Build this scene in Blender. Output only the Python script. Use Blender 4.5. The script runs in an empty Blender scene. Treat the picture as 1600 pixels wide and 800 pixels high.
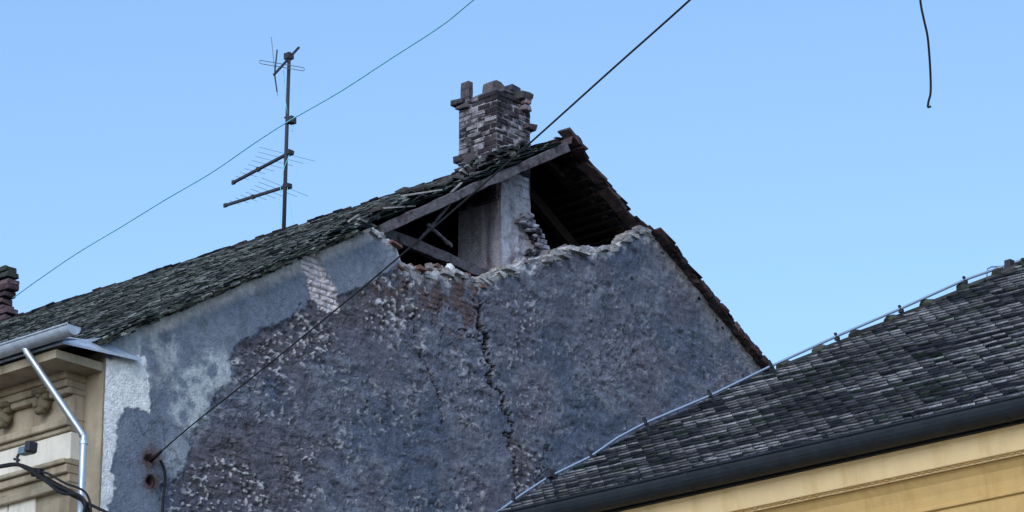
import bpy, bmesh, math, random
import numpy as np
from mathutils import Vector
random.seed(7)
rng = np.random.default_rng(11)
sc = bpy.context.scene
col = sc.collection
R = math.radians

# ------------------------------------------------------------------ camera
FPX, PITCH = 5400.0, math.atan(1890/5400.0)
O = np.array([0, 0, 1.7])
cam = bpy.data.cameras.new('camera'); cam.lens = 36*FPX/1600; cam.sensor_width = 36
cam.clip_start = .5; cam.clip_end = 5000
camo = bpy.data.objects.new('camera', cam); col.objects.link(camo)
camo.location = O; camo.rotation_euler = (math.pi/2+PITCH, 0, 0)
sc.camera = camo

# ------------------------------------------------------------------ sky, sun, exposure
SUN_EL, SUN_AZ = 34, 198            # azimuth clockwise from +Y: behind and left of the camera
w = bpy.data.worlds.new('World'); sc.world = w; w.use_nodes = True
nt = w.node_tree; nt.nodes.clear()
sky = nt.nodes.new('ShaderNodeTexSky'); sky.sky_type = 'NISHITA'; sky.sun_disc = False
sky.sun_elevation = R(SUN_EL); sky.sun_rotation = R(SUN_AZ)
sky.air_density = 1.0; sky.dust_density = 1.2; sky.ozone_density = 3.0
tint = nt.nodes.new('ShaderNodeMixRGB'); tint.blend_type = 'MULTIPLY'; tint.inputs[0].default_value = 1
tint.inputs[2].default_value = (1.04, 1.10, 1.10, 1)
bg = nt.nodes.new('ShaderNodeBackground'); bg.inputs[1].default_value = .15
wo = nt.nodes.new('ShaderNodeOutputWorld')
nt.links.new(sky.outputs[0], tint.inputs[1]); nt.links.new(tint.outputs[0], bg.inputs[0]); nt.links.new(bg.outputs[0], wo.inputs[0])
sl = bpy.data.lights.new('sun', 'SUN'); sl.energy = .85; sl.angle = R(32); sl.color = (.86, .92, 1)
so = bpy.data.objects.new('sun', sl); col.objects.link(so)
sd = Vector((math.sin(R(SUN_AZ))*math.cos(R(SUN_EL)), math.cos(R(SUN_AZ))*math.cos(R(SUN_EL)), math.sin(R(SUN_EL))))
so.rotation_euler = sd.to_track_quat('Z', 'Y').to_euler(); so.location = (0, -20, 40)
sc.view_settings.view_transform = 'Standard'; sc.view_settings.look = 'None'
sc.view_settings.gamma = 1; sc.view_settings.exposure = 0.56
sc.render.engine = 'CYCLES'

# ------------------------------------------------------------------ measured frame of the place
_F = np.array([0, math.cos(PITCH), math.sin(PITCH)]); _U = np.array([0, -math.sin(PITCH), math.cos(PITCH)]); _R = np.array([1., 0, 0])
def ray(x, y): return _F*FPX + _R*(x-800) + _U*(400-y)
L = ray(-5500, 2290); L /= np.linalg.norm(L); L[2] = 0; L /= np.linalg.norm(L)      # along the street, away
G = np.array([-L[1], L[0], 0]); G = -G if G[0] < 0 else G                            # into the block
Z = np.array([0, 0, 1.])
c_ = ray(165, 530); C = O + c_*(40/math.hypot(c_[0], c_[1]))                           # eave corner of the broken house
def H(u, w_, z): return C + G*u + L*w_ + Z*z
def on(x, y, pt, n):
    r = ray(x, y); return O + r*(np.dot(pt-O, n)/np.dot(r, n))
def onu(x, y, u): return on(x, y, H(u, 0, 0), G)
def onw(x, y, w_): return on(x, y, H(0, w_, 0), L)
def onz(x, y, zw): return on(x, y, np.array([0, 0, zw]), Z)
def at(x, y, d):
    r = ray(x, y); return O + r/np.linalg.norm(r)*d
def loc(q): return ((q-C) @ G, (q-C) @ L, (q-C)[2])
def proj(q):
    d = q - O; f = d @ _F
    return 800 + FPX*(d @ _R)/f, 400 - FPX*(d @ _U)/f
GROUND = 0.0
zg = GROUND - C[2]                    # ground in house z

# ------------------------------------------------------------------ noise in numpy
def vnoise(x, y, seed=0):
    r = np.random.default_rng(seed).random((256, 256))
    xi = np.floor(x).astype(int); yi = np.floor(y).astype(int)
    fx = x-xi; fy = y-yi; fx = fx*fx*(3-2*fx); fy = fy*fy*(3-2*fy)
    a = r[xi % 256, yi % 256]; b = r[(xi+1) % 256, yi % 256]; c = r[xi % 256, (yi+1) % 256]; d = r[(xi+1) % 256, (yi+1) % 256]
    return (a*(1-fx)+b*fx)*(1-fy) + (c*(1-fx)+d*fx)*fy
def fbm(x, y, oct=4, seed=0, gain=.5):
    s = 0; a = 1; t = 0
    for i in range(oct):
        s = s + a*vnoise(x*2**i+17.3*i, y*2**i+9.1*i, seed+i); t += a; a *= gain
    return s/t
def worley(x, y, seed=0):
    """distance to nearest point, and a random id of it"""
    g = np.random.default_rng(seed); jx = g.random((256, 256)); jy = g.random((256, 256)); idr = g.random((256, 256))
    xi = np.floor(x).astype(int); yi = np.floor(y).astype(int)
    best = np.full(x.shape, 9.); bid = np.zeros(x.shape); sec = np.full(x.shape, 9.)
    for dx in (-1, 0, 1):
        for dy in (-1, 0, 1):
            a = (xi+dx) % 256; b = (yi+dy) % 256
            d = np.hypot(xi+dx+jx[a, b]-x, yi+dy+jy[a, b]-y)
            m = d < best
            sec = np.where(m, best, np.minimum(sec, d)); bid = np.where(m, idr[a, b], bid); best = np.where(m, d, best)
    return best, sec, bid
def sstep(a, b, x):
    t = np.clip((x-a)/(b-a), 0, 1); return t*t*(3-2*t)
def polydist(px, py, poly):
    """signed distance to a polygon, positive inside (array inputs)"""
    inside = np.zeros(px.shape, bool); best = np.full(px.shape, 1e9)
    n = len(poly)
    for i in range(n):
        x0, y0 = poly[i]; x1, y1 = poly[(i+1) % n]
        c = ((y0 > py) != (y1 > py))
        xx = (x1-x0)*(py-y0)/((y1-y0) if y1 != y0 else 1e-9)+x0
        inside ^= c & (px < xx)
        dx, dy = x1-x0, y1-y0; t = np.clip(((px-x0)*dx+(py-y0)*dy)/(dx*dx+dy*dy+1e-9), 0, 1)
        best = np.minimum(best, np.hypot(px-x0-t*dx, py-y0-t*dy))
    return np.where(inside, best, -best)
def linedist(px, py, pts):
    best = np.full(px.shape, 1e9)
    for (x0, y0), (x1, y1) in zip(pts[:-1], pts[1:]):
        dx, dy = x1-x0, y1-y0; t = np.clip(((px-x0)*dx+(py-y0)*dy)/(dx*dx+dy*dy+1e-9), 0, 1)
        best = np.minimum(best, np.hypot(px-x0-t*dx, py-y0-t*dy))
    return best

# ------------------------------------------------------------------ materials
def material(name, base, rough=.85, metal=0, var=.25, scale=6, bump=.3, bscale=40, attr=False, spec=.3, col2=None, streak=1, c2scale=3, c2lo=.5, c2hi=.6):
    m = bpy.data.materials.new(name); m.use_nodes = True
    t = m.node_tree; b = t.nodes['Principled BSDF']
    b.inputs['Roughness'].default_value = rough; b.inputs['Metallic'].default_value = metal
    b.inputs['Specular IOR Level'].default_value = spec
    tc = t.nodes.new('ShaderNodeTexCoord')
    if attr:
        a = t.nodes.new('ShaderNodeAttribute'); a.attribute_name = 'Col'; src = a.outputs['Color']
    else:
        a = t.nodes.new('ShaderNodeRGB'); a.outputs[0].default_value = (*base, 1); src = a.outputs[0]
    if col2:
        n2 = t.nodes.new('ShaderNodeTexNoise'); n2.inputs['Scale'].default_value = c2scale; n2.inputs['Detail'].default_value = 8
        n2.inputs['Roughness'].default_value = .65
        mr2 = t.nodes.new('ShaderNodeMapRange'); mr2.inputs[1].default_value = c2lo; mr2.inputs[2].default_value = c2hi
        mx2 = t.nodes.new('ShaderNodeMixRGB'); mx2.inputs[2].default_value = (*col2, 1)
        mp_ = t.nodes.new('ShaderNodeMapping'); mp_.inputs['Scale'].default_value = (1, 1, streak); t.links.new(tc.outputs['Object'], mp_.inputs['Vector']); t.links.new(mp_.outputs[0], n2.inputs['Vector']); t.links.new(n2.outputs[0], mr2.inputs[0])
        t.links.new(mr2.outputs[0], mx2.inputs[0]); t.links.new(src, mx2.inputs[1]); src = mx2.outputs[0]
    n = t.nodes.new('ShaderNodeTexNoise'); n.inputs['Scale'].default_value = scale; n.inputs['Detail'].default_value = 9; n.inputs['Roughness'].default_value = .7
    mr = t.nodes.new('ShaderNodeMapRange'); mr.inputs[1].default_value = .3; mr.inputs[2].default_value = .7
    mr.inputs[3].default_value = 1-var; mr.inputs[4].default_value = 1+var
    t.links.new(tc.outputs['Object'], n.inputs['Vector']); t.links.new(n.outputs[0], mr.inputs[0])
    mx = t.nodes.new('ShaderNodeVectorMath'); mx.operation = 'SCALE'
    t.links.new(src, mx.inputs[0]); t.links.new(mr.outputs[0], mx.inputs['Scale'])
    t.links.new(mx.outputs[0], b.inputs['Base Color'])
    if bump:
        nb = t.nodes.new('ShaderNodeTexNoise'); nb.inputs['Scale'].default_value = bscale; nb.inputs['Detail'].default_value = 6
        bp = t.nodes.new('ShaderNodeBump'); bp.inputs['Strength'].default_value = bump; bp.inputs['Distance'].default_value = .02
        t.links.new(tc.outputs['Object'], nb.inputs['Vector']); t.links.new(nb.outputs[0], bp.inputs['Height'])
        t.links.new(bp.outputs[0], b.inputs['Normal'])
    return m
M = dict(
    wall=material('weathered_render', None, .92, attr=True, var=.35, scale=14, bump=.9, bscale=38, spec=.15),
    tiles=material('mossy_clay_tile', None, .95, attr=True, var=.5, scale=14, bump=.4, bscale=60, spec=.06),
    brick=material('sooty_brick', None, .95, attr=True, var=.5, scale=11, bump=.8, bscale=40, spec=.08),
    sootbrick=material('soot_stained_brick', None, .95, attr=True, var=.5, scale=9, bump=.8, bscale=40, spec=.08, col2=(.030, .026, .034), c2scale=3.0, c2lo=.47, c2hi=.57),
    mortar=material('sooty_mortar', (.07, .06, .07), .95, var=.4, scale=20, bump=.6, col2=(.36, .34, .37), c2scale=3.2, c2lo=.48, c2hi=.62),
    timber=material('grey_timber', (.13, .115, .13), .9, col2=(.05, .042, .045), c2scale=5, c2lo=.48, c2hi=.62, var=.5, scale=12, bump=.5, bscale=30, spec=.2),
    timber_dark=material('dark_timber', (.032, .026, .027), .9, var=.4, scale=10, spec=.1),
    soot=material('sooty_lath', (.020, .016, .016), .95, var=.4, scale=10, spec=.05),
    shaft=material(streak=.14, name='stained_shaft_plaster', base=(.17, .16, .17), rough=.95, var=.3, scale=3, bump=.4, bscale=30, spec=.1, col2=(.10, .085, .09), c2scale=1.6),
    tan=material(streak=.14, name='tan_render', base=(.42, .35, .26), rough=.9, var=.15, scale=5, bump=.2, spec=.15, col2=(.25, .20, .14), c2scale=2.5, c2lo=.45, c2hi=.7),
    white=material(streak=.14, name='white_render', base=(.74, .68, .60), rough=.9, col2=(.52, .47, .40), c2scale=4, c2lo=.52, c2hi=.75, var=.08, scale=6, bump=.15, spec=.15),
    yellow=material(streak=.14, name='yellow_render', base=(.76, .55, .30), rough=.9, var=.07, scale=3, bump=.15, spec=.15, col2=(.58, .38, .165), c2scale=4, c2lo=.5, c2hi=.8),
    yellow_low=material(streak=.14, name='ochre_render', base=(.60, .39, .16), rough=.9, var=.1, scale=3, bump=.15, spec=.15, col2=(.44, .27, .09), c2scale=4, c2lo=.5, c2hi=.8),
    ornament=material('ochre_stucco', (.18, .15, .10), .9, var=.25, scale=9, bump=.3, spec=.1),
    zinc=material('zinc_sheet', (.50, .53, .58), .42, metal=.85, var=.15, scale=7, bump=.08, bscale=12, spec=.5),
    zinc_dull=material('weathered_zinc', (.46, .51, .60), .6, metal=.3, var=.25, scale=8, bump=.2, bscale=18, spec=.4),
    gutter=material('dark_gutter_paint', (.022, .027, .036), .62, var=.3, scale=5, bump=.1, spec=.25),
    steel=material('antenna_steel', (.035, .035, .045), .6, var=.2, scale=8, bump=0, spec=.3),
    alu=material('thin_aluminium', (.18, .24, .28), .5, metal=.4, var=.1, bump=0, spec=.4),
    rod=material('galvanised_rod', (.19, .26, .38), .5, metal=.2, var=.1, bump=0, spec=.5),
    black=material('black_rubber', (.012, .012, .014), .7, var=.2, bump=0, spec=.3),
    cyanwire=material('green_plastic_wire', (.22, .66, .82), .6, var=.1, bump=0, spec=.3),
    rust=material('rusty_iron', (.028, .016, .014), .9, var=.4, scale=20, bump=.3, spec=.1),
    glass=material('dull_glass', (.30, .31, .33), .2, var=.1, bump=0, spec=.6),
    asphalt=material('asphalt', (.05, .05, .052), .9, var=.25, scale=2, bump=.3),
    paving=material('paving', (.18, .17, .16), .9, var=.2, scale=2, bump=.3),
    earth=material('yard_earth', (.10, .09, .07), .95, var=.3, scale=1, bump=.4),
    darkroof=material('roof_underlay', (.03, .032, .034), .9, var=.3, scale=4, bump=.2),
)

# ------------------------------------------------------------------ object helpers
def wloc(o):
    v = np.zeros(3)
    while o is not None: v += np.array(o.location); o = o.parent
    return v
def tag(o, label=None, cat=None, group=None, kind=None):
    if label: o['label'] = label
    if cat: o['category'] = cat
    if group: o['group'] = group
    if kind: o['kind'] = kind
    return o
def thing(name, pos, label, cat, group=None):
    o = bpy.data.objects.new(name, None); col.objects.link(o); o.location = pos; o.empty_display_size = .2
    return tag(o, label, cat, group)
def mesh_obj(name, V, F, mat, parent=None, C4=None, smooth=False, origin=None, corner=None):
    V = np.asarray(V, float)
    base = wloc(parent) if parent is not None else np.zeros(3)
    o_ = np.zeros(3)
    if origin is not None: o_ = np.asarray(origin, float) - base
    V = V - base - o_
    me = bpy.data.meshes.new(name)
    if isinstance(F, np.ndarray):
        k = F.shape[1]; me.vertices.add(len(V)); me.vertices.foreach_set('co', V.astype(np.float32).ravel())
        me.loops.add(F.size); me.polygons.add(len(F))
        me.loops.foreach_set('vertex_index', F.astype(np.int32).ravel())
        me.polygons.foreach_set('loop_start', np.arange(0, F.size, k, dtype=np.int32))
        me.update(calc_edges=True); me.validate()
    else:
        me.from_pydata([tuple(v) for v in V], [], [tuple(f) for f in F])
    if C4 is not None:
        a = me.color_attributes.new('Col', 'FLOAT_COLOR', 'POINT')
        c = np.ones((len(V), 4), np.float32); c[:, :3] = np.clip(C4, 0.004, 1); a.data.foreach_set('color', c.ravel())
    if corner is not None:
        a = me.color_attributes.new('Col', 'FLOAT_COLOR', 'CORNER')
        c = np.ones((len(corner), 4), np.float32); c[:, :3] = np.clip(corner, 0.004, 1); a.data.foreach_set('color', c.ravel())
    me.materials.append(mat)
    if smooth: me.polygons.foreach_set('use_smooth', np.ones(len(me.polygons), bool))
    o = bpy.data.objects.new(name, me); col.objects.link(o)
    o.location = o_
    if parent is not None: o.parent = parent
    me.update()
    return o
def fixnormals(o):
    bm = bmesh.new(); bm.from_mesh(o.data); bmesh.ops.recalc_face_normals(bm, faces=bm.faces); bm.to_mesh(o.data); bm.free()
    return o
BOXF = np.array([[0, 3, 2, 1], [4, 5, 6, 7], [0, 1, 5, 4], [1, 2, 6, 5], [2, 3, 7, 6], [3, 0, 4, 7]])
SG = np.array([[-1, -1, -1], [1, -1, -1], [1, 1, -1], [-1, 1, -1], [-1, -1, 1], [1, -1, 1], [1, 1, 1], [-1, 1, 1]], float)
class MB:
    def __init__(s): s.V = []; s.F = []; s.C = []; s.n = 0
    def add(s, V, F, c=None):
        V = np.asarray(V, float); s.V.append(V); s.F += [tuple(int(i)+s.n for i in f) for f in F]
        cc = np.ones((len(V), 3))*.1 if c is None else (np.ones((len(V), 3))*np.asarray(c))
        s.C.append(cc); s.n += len(V)
    def box(s, cen, ax, half, jit=0, c=None):
        ax = np.asarray(ax, float); P = SG*np.asarray(half)
        if jit: P = P + rng.uniform(-jit, jit, P.shape)
        s.add(np.asarray(cen) + P @ ax, BOXF, c)
    def hbox(s, u0, u1, w0, w1, z0, z1, jit=0, c=None):      # box in house coordinates
        s.box(H((u0+u1)/2, (w0+w1)/2, (z0+z1)/2), [G, L, Z], ((u1-u0)/2, (w1-w0)/2, (z1-z0)/2), jit, c)
    def bar(s, a, b, wd, th, up=Z, jit=0, c=None):
        a = np.asarray(a, float); b = np.asarray(b, float); d = b-a; n = np.linalg.norm(d); d = d/n
        x = np.cross(d, up); x /= np.linalg.norm(x); y = np.cross(x, d)
        s.box((a+b)/2, [d, x, y], (n/2, wd/2, th/2), jit, c)
    def tube(s, pts, r, seg=8, c=None, cap=True):
        pts = [np.asarray(p, float) for p in pts]; n = len(pts); rr = r if hasattr(r, '__len__') else [r]*n
        V = []; prev = None
        for i, p in enumerate(pts):
            d = pts[min(i+1, n-1)]-pts[max(i-1, 0)]; d /= np.linalg.norm(d)
            if prev is None:
                x = np.cross(d, Z); 
                if np.linalg.norm(x) < .05: x = np.cross(d, G)
            else: x = prev - d*(prev @ d)
            x /= np.linalg.norm(x); prev = x; y = np.cross(d, x)
            for k in range(seg):
                a = 2*math.pi*k/seg; V.append(p + (x*math.cos(a)+y*math.sin(a))*rr[i])
        F = []
        for i in range(n-1):
            for k in range(seg):
                k2 = (k+1) % seg; F.append((i*seg+k, i*seg+k2, (i+1)*seg+k2, (i+1)*seg+k))
        if cap: F.append(tuple(range(seg))[::-1]); F.append(tuple((n-1)*seg+k for k in range(seg)))
        s.add(V, F, c)
    def lump(s, cen, r, sub=2, amp=.3, ax=(1, 1, 1), c=None, seed=None):
        bm = bmesh.new(); bmesh.ops.create_icosphere(bm, subdivisions=sub, radius=1)
        V = np.array([v.co[:] for v in bm.verts]); F = [[v.index for v in f.verts] for f in bm.faces]; bm.free()
        g = np.random.default_rng(seed if seed is not None else rng.integers(1e9)); ph = g.uniform(0, 6, (3, 3)); fr = g.uniform(1.5, 4, (3, 3))
        n = sum(np.sin(V @ fr[k] + ph[k][0]) for k in range(3))/3
        V = V*(1+amp*n)[:, None]*r*np.asarray(ax)
        s.add(np.asarray(cen)+V, F, c)
    def build(s, name, mat, parent=None, smooth=False, colors=False, origin=None):
        o = mesh_obj(name, np.concatenate(s.V), s.F, mat, parent, np.concatenate(s.C) if colors else None, smooth, origin)
        return fixnormals(o)
def bevel(o, wd=.006, seg=1):
    m = o.modifiers.new('bevel', 'BEVEL'); m.width = wd; m.segments = seg; m.limit_method = 'ANGLE'; return o
def prism(poly, a, b):
    """poly: list of 3D points, extruded from +a to +b vectors"""
    n = len(poly); V = [np.asarray(p)+a for p in poly]+[np.asarray(p)+b for p in poly]
    F = [tuple(range(n)), tuple(range(2*n-1, n-1, -1))]+[(i, i+n, (i+1) % n+n, (i+1) % n) for i in range(n)]
    return V, F
def interp(xs, ys): return lambda t: np.interp(t, xs, ys)

# ================================================================== ground, street
def slab(name, u0, u1, w0, w1, z, mat, th=None):
    m = MB()
    if th: m.hbox(u0, u1, w0, w1, z-th, z)
    else: m.add([H(u0, w0, z), H(u1, w0, z), H(u1, w1, z), H(u0, w1, z)], [(0, 1, 2, 3)])
    return tag(m.build(name, mat), kind='structure')
slab('ground', -2500, 2500, -2500, 2500, zg, M['earth'])
slab('road', -38, -3, -400, 400, zg+.004, M['asphalt'])
slab('pavement', -2.9, .02, -400, 400, zg+.13, M['paving'], .12)
slab('kerb', -3.05, -2.9, -400, 400, zg+.14, M['paving'], .13)

# ================================================================== BROKEN HOUSE
APU, APZ = 8.66, 5.10
SL = APZ/APU; TH = math.atan(SL); WID = 2*APU
sF = G*math.cos(TH)+Z*math.sin(TH); nF = -G*math.sin(TH)+Z*math.cos(TH)     # up the front slope, its normal
sB = -G*math.cos(TH)+Z*math.sin(TH); nB = G*math.sin(TH)+Z*math.cos(TH)     # up the back slope, its normal
WEND = 17.0
house = thing('damaged_house', H(0, 0, zg), 'quake damaged grey house with broken gable wall, open attic and brick chimney', 'house')

# ---- gable wall : displaced front sheet with broken top
brk = [(565, 352), (580, 362), (600, 371), (614, 380), (622, 398), (627, 412), (655, 421), (676, 427), (690, 420), (704, 431), (730, 429), (752, 437),
       (770, 432), (788, 430), (806, 418), (822, 409), (842, 405), (858, 397), (875, 398), (890, 389), (905, 387), (925, 390), (945, 386), (962, 386), (974, 373), (990, 366), (1008, 361), (1030, 365)]
bu = []; bz = []
for x, y in brk:
    u, _, z = loc(onw(x, y, 0)); bu.append(u); bz.append(z)
def walltop(u):
    rake = np.where(u < APU, u*SL-.03, (WID-u)*SL-.0)
    j = np.interp(u, bu, bz)
    bricky = (np.floor(vnoise(u*9, u*0+3, 5)*3)/3-.33)*.10 + (fbm(u*14, u*0, 3, 8)-.5)*.10
    j = j + bricky*sstep(bu[0], bu[0]+.15, u)*sstep(bu[-1], bu[-1]-.15, u)
    return np.where((u > bu[0]) & (u < bu[-1]), np.minimum(j, rake), rake)
US = .014; ZB = -3.0
nu = int(13.9/US); us = np.linspace(0, 13.9, nu); tops = walltop(us)
nz = 460
T = np.linspace(0, 1, nz)
UU = np.repeat(us[:, None], nz, 1); ZZ = ZB + (tops[:, None]-ZB)*T[None, :]
P0 = C + UU[..., None]*G + ZZ[..., None]*Z
PX, PY = proj(P0)
# warp pixel coordinates so that region borders are ragged
wx = (fbm(UU*4, ZZ*4, 5, 20)-.5)*34; wy = (fbm(UU*4, ZZ*4, 5, 40)-.5)*34
wxs = (fbm(UU*16, ZZ*16, 3, 60)-.5)*12; wys = (fbm(UU*16, ZZ*16, 3, 70)-.5)*12
QX, QY = PX+wx+wxs, PY+wy+wys
SX, SY = PX+wxs, PY+wys
def mask(poly, soft=6, sharp=False):
    a, b = (SX, SY) if sharp else (QX, QY)
    return sstep(-soft, soft, polydist(a, b, poly))
smooth1 = mask([(120, 500), (270, 450), (470, 360), (472, 400), (484, 440), (488, 478), (425, 512), (372, 536), (352, 560), (354, 600), (318, 640), (298, 690), (296, 725), (262, 765), (258, 840), (120, 840)], 5)
smooth2 = mask([(497, 385), (560, 340), (640, 370), (628, 412), (570, 448), (528, 464), (503, 432)], 4, True)
smooth = np.maximum(smooth1, smooth2)
wash = mask([(175, 515), (255, 482), (272, 545), (262, 590), (300, 560), (345, 545), (362, 598), (325, 640), (306, 690), (280, 660), (245, 600), (215, 595), (180, 560)], 12)
wash2 = mask([(300, 690), (302, 730), (262, 740), (250, 700)], 8)*.5
white = mask([(150, 560), (226, 558), (231, 606), (233, 646), (214, 636), (192, 640), (182, 662), (178, 700), (171, 735), (180, 765), (166, 790), (166, 830), (140, 830)], 2.5, True)
strip = sstep(34, 14, np.abs(np.maximum(0, -polydist(PX+wxs*.6, PY+wys*.6, [(165, 530), (565, 353), (565, 200), (165, 200)]))))*sstep(180, 260, PX)*(PX < 600)
rstrip = sstep(30, 4, (np.minimum(WID-UU, 99)*SL-.0-ZZ)*70+(fbm(UU*5, ZZ*5, 4, 3)-.5)*30)*(UU > bu[-1]-.1)
pale = mask([(468, 398), (496, 386), (499, 412), (508, 432), (520, 446), (534, 488), (504, 484), (486, 468), (482, 440), (468, 418)], 1.5, True)
redbr = mask([(628, 420), (700, 428), (752, 440), (750, 535), (722, 530), (690, 505), (655, 480), (600, 470), (560, 450)], 9)
brown = np.maximum.reduce([mask([(380, 535), (470, 480), (560, 440), (640, 430), (700, 470), (640, 500), (560, 520), (470, 560), (400, 600), (360, 580)], 22),
                           mask([(290, 690), (400, 640), (520, 690), (480, 790), (420, 830), (270, 830)], 30)*.8,
                           mask([(800, 690), (840, 700), (850, 760), (820, 790), (800, 760)], 8),
                           mask([(770, 480), (800, 540), (980, 560), (960, 500), (880, 470)], 35)*.35])
# blockiness
WU = UU+(fbm(UU*5, ZZ*5, 3, 500)-.5)*.10+.25*ZZ; WZ = ZZ+(fbm(UU*5, ZZ*5, 3, 510)-.5)*.10
d1, d2, idw = worley(WU*5, WZ*8+3, 1)       # stones ~14 cm
e1, e2, ide = worley(WU*13, WZ*17, 2)       # grit ~5 cm
h1, h2, idh = worley(WU*8+5, WZ*13, 4)
big = fbm(UU*1.1, ZZ*1.1, 4, 90); mid = fbm(UU*5, ZZ*6, 5, 100); fine = fbm(UU*30, ZZ*30, 3, 110)
rough = 1-smooth
mort = sstep(.16, .03, d2-d1)               # joints between stones
# brick coursing for exposed areas
def bricks(u, z, bl=.26, bh=.078):
    z = z+.012*(fbm(u*2, z*2, 2, 7)-.5); r = np.floor(z/bh); uu = u/bl+.5*(r % 2)+(vnoise(r*3.7, r*0, 5)-.5)*.3
    fu = np.abs(uu-np.floor(uu)-.5)*2*bl/2; fz = np.abs(z/bh-r-.5)*bh
    edge = np.minimum(bl/2-fu, bh/2-fz); rid = np.random.default_rng(3).random(9973)[(np.floor(uu).astype(int)*131+r.astype(int)*977) % 9973]
    return sstep(.004, .014, edge), rid
bk, brid = bricks(UU, ZZ)
dens = np.clip(.35+1.1*brown+.5*(big-.5)*2, .1, 1.2)
dens = dens*(1-.45*sstep(780, 950, PX))*sstep(.30, .62, fbm(UU*2.3, ZZ*2.9, 4, 520))*1.25
clus = sstep(.40, .60, fbm(UU*1.7+3, ZZ*2.2, 3, 620))
chip2 = sstep(.665, .72, fbm(UU*17, ZZ*22, 2, 610, .4)+.035*brown)*np.clip(clus*(.5+.9*brown), 0, 1)*rough*(1-.5*sstep(800, 900, PX))
blot = .6*sstep(.665, .73, fbm(UU*6.5+9, ZZ*8.5, 3, 630, .55)+.03*brown)*rough*sstep(.35, .55, clus+.3*brown)
chip_r = sstep(.30, .12, h1/ (0.6+.9*idh))*(idh > 1-.20*dens)*rough*sstep(.36, .46, fine)       # pale crumbs
pit = sstep(.34, .16, e1/(.5+1.0*ide))*(ide > 1-.11*dens)*rough
pit2 = sstep(.40, .2, d1)*(idw > .93)*rough
# horizontal streaky relief
streak = fbm(UU*3.2, ZZ*11, 4, 130)
lump = fbm(WU*3.8, WZ*7.5, 5, 530, .52)
disp = (lump-.5)*.075*rough + (mid-.5)*.03*rough + (fine-.5)*.018*rough + (streak-.5)*.03*rough - mort*.008*rough*sstep(.5, .7, big+brown*.3)
disp += chip2*.022 - blot*.03 + chip_r*.020 - pit*.022 - pit2*.022
disp += (big-.5)*.05
disp += smooth*((fbm(UU*6, ZZ*6, 4, 140)-.5)*.012+.045)
disp += white*.018
stain = sstep(.52, .68, fbm(UU*5, ZZ*1.2, 4, 650))*smooth*(1-white); hair = sstep(.022, .006, np.abs(fbm(UU*1.6+2, ZZ*1.6, 5, 660)-.5))*smooth*sstep(.5, .6, fbm(UU*.8, ZZ*.8, 2, 661))
bz_ = np.maximum(pale, np.maximum(redbr*sstep(.35, .6, mid)*.9, brown*sstep(.55, .68, mid)*.8))
disp += bz_*(-.018 + .020*bk*(.6+.8*brid)) 
# broken rim
rim = sstep(.30, .02, tops[:, None]-ZZ)*((UU > bu[0]) & (UU < bu[-1]))
rimw = sstep(.16, .03, tops[:, None]-ZZ-(vnoise(UU*5, ZZ*0, 33)-.45)*.16)*((UU > bu[0]-.0) & (UU < bu[-1]))
disp += rim*((fbm(UU*8, ZZ*10, 4, 150)-.55)*.10)
crack = linedist(SX+(fbm(UU*7, ZZ*8, 4, 160, .65)-.5)*26, PY+wys, [(751, 430), (748, 470), (751, 515), (762, 545), (767, 590), (789, 622), (797, 660), (797, 702), (808, 738), (812, 775), (815, 830)])
ct = (1.1+2.8*fbm(UU*3, ZZ*7, 3, 700)) - 1.3*sstep(560, 760, PY) + 1.6*sstep(470, 520, PY)*sstep(545, 515, PY)
ck = sstep(ct+1.0, ct-1.0, crack)
crack2 = linedist(SX+(fbm(UU*9, ZZ*9, 2, 161)-.5)*12, PY, [(640, 440), (652, 520), (660, 552), (676, 596), (692, 628), (694, 660)])
ck = np.maximum(ck, .7*sstep(2.1, .6, crack2)*sstep(.35, .5, mid+.1))
crack3 = linedist(SX, PY+wys, [(720, 515), (745, 528), (765, 547)]); ck = np.maximum(ck, .6*sstep(1.8, .5, crack3))
crack4 = linedist(SX+wxs, PY, [(695, 450), (688, 480), (692, 520), (690, 560)]); ck = np.maximum(ck, .5*sstep(2.0, .5, crack4)*sstep(.4, .55, mid))
crack5 = linedist(SX+wxs, PY, [(860, 690), (845, 735), (848, 770)]); ck = np.maximum(ck, .6*sstep(2.2, .6, crack5))
ck = np.clip(ck, 0, 1); disp = disp*(1-ck)-ck*.12
hole = sstep(11, 4, np.hypot((PX-235)/.75, PY-752)+wxs*.6); disp -= hole*.10
hole2 = sstep(9, 3, np.hypot(PX-233, PY-716)+wxs*.6); disp -= hole2*.03
# ---- colours: material tones, with relief and recess shading painted in
def mixc(a, b, t): return a*(1-t[..., None])+np.asarray(b)*t[..., None]
colr = np.ones(UU.shape+(3,))*np.array([.195, .208, .275])
colr = mixc(colr, [.30, .32, .39], sstep(.54, .70, lump)*.6)
colr = mixc(colr, [.11, .12, .17], sstep(.44, .28, lump)*.55)  # raised lumps lightened, hollows darkened: relief shading put into the colour
colr = mixc(colr, [.27, .28, .33], sstep(.52, .72, streak)*.55)
colr = mixc(colr, [.11, .14, .21], sstep(.52, .36, big)*.7)
colr = mixc(colr, [.20, .185, .23], sstep(.5, .66, fbm(UU*.9+4, ZZ*.9, 4, 540))*.6)
colr = mixc(colr, [.165, .135, .15], np.clip(brown*.6+sstep(.52, .7, mid)*.2, 0, .7)*(1-.5*sstep(790, 860, PX)))
colr = mixc(colr, [.175, .105, .095], np.clip(redbr*sstep(.40, .55, mid), 0, 1)*.8)
colr = mixc(colr, [.13, .12, .12], (1-bk)*bz_*.6)
colr = mixc(colr, [.09, .09, .11], mort*rough*sstep(.5, .7, big+brown*.3)*.4)
colr = mixc(colr, [.06, .055, .07], blot*.7)
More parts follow.
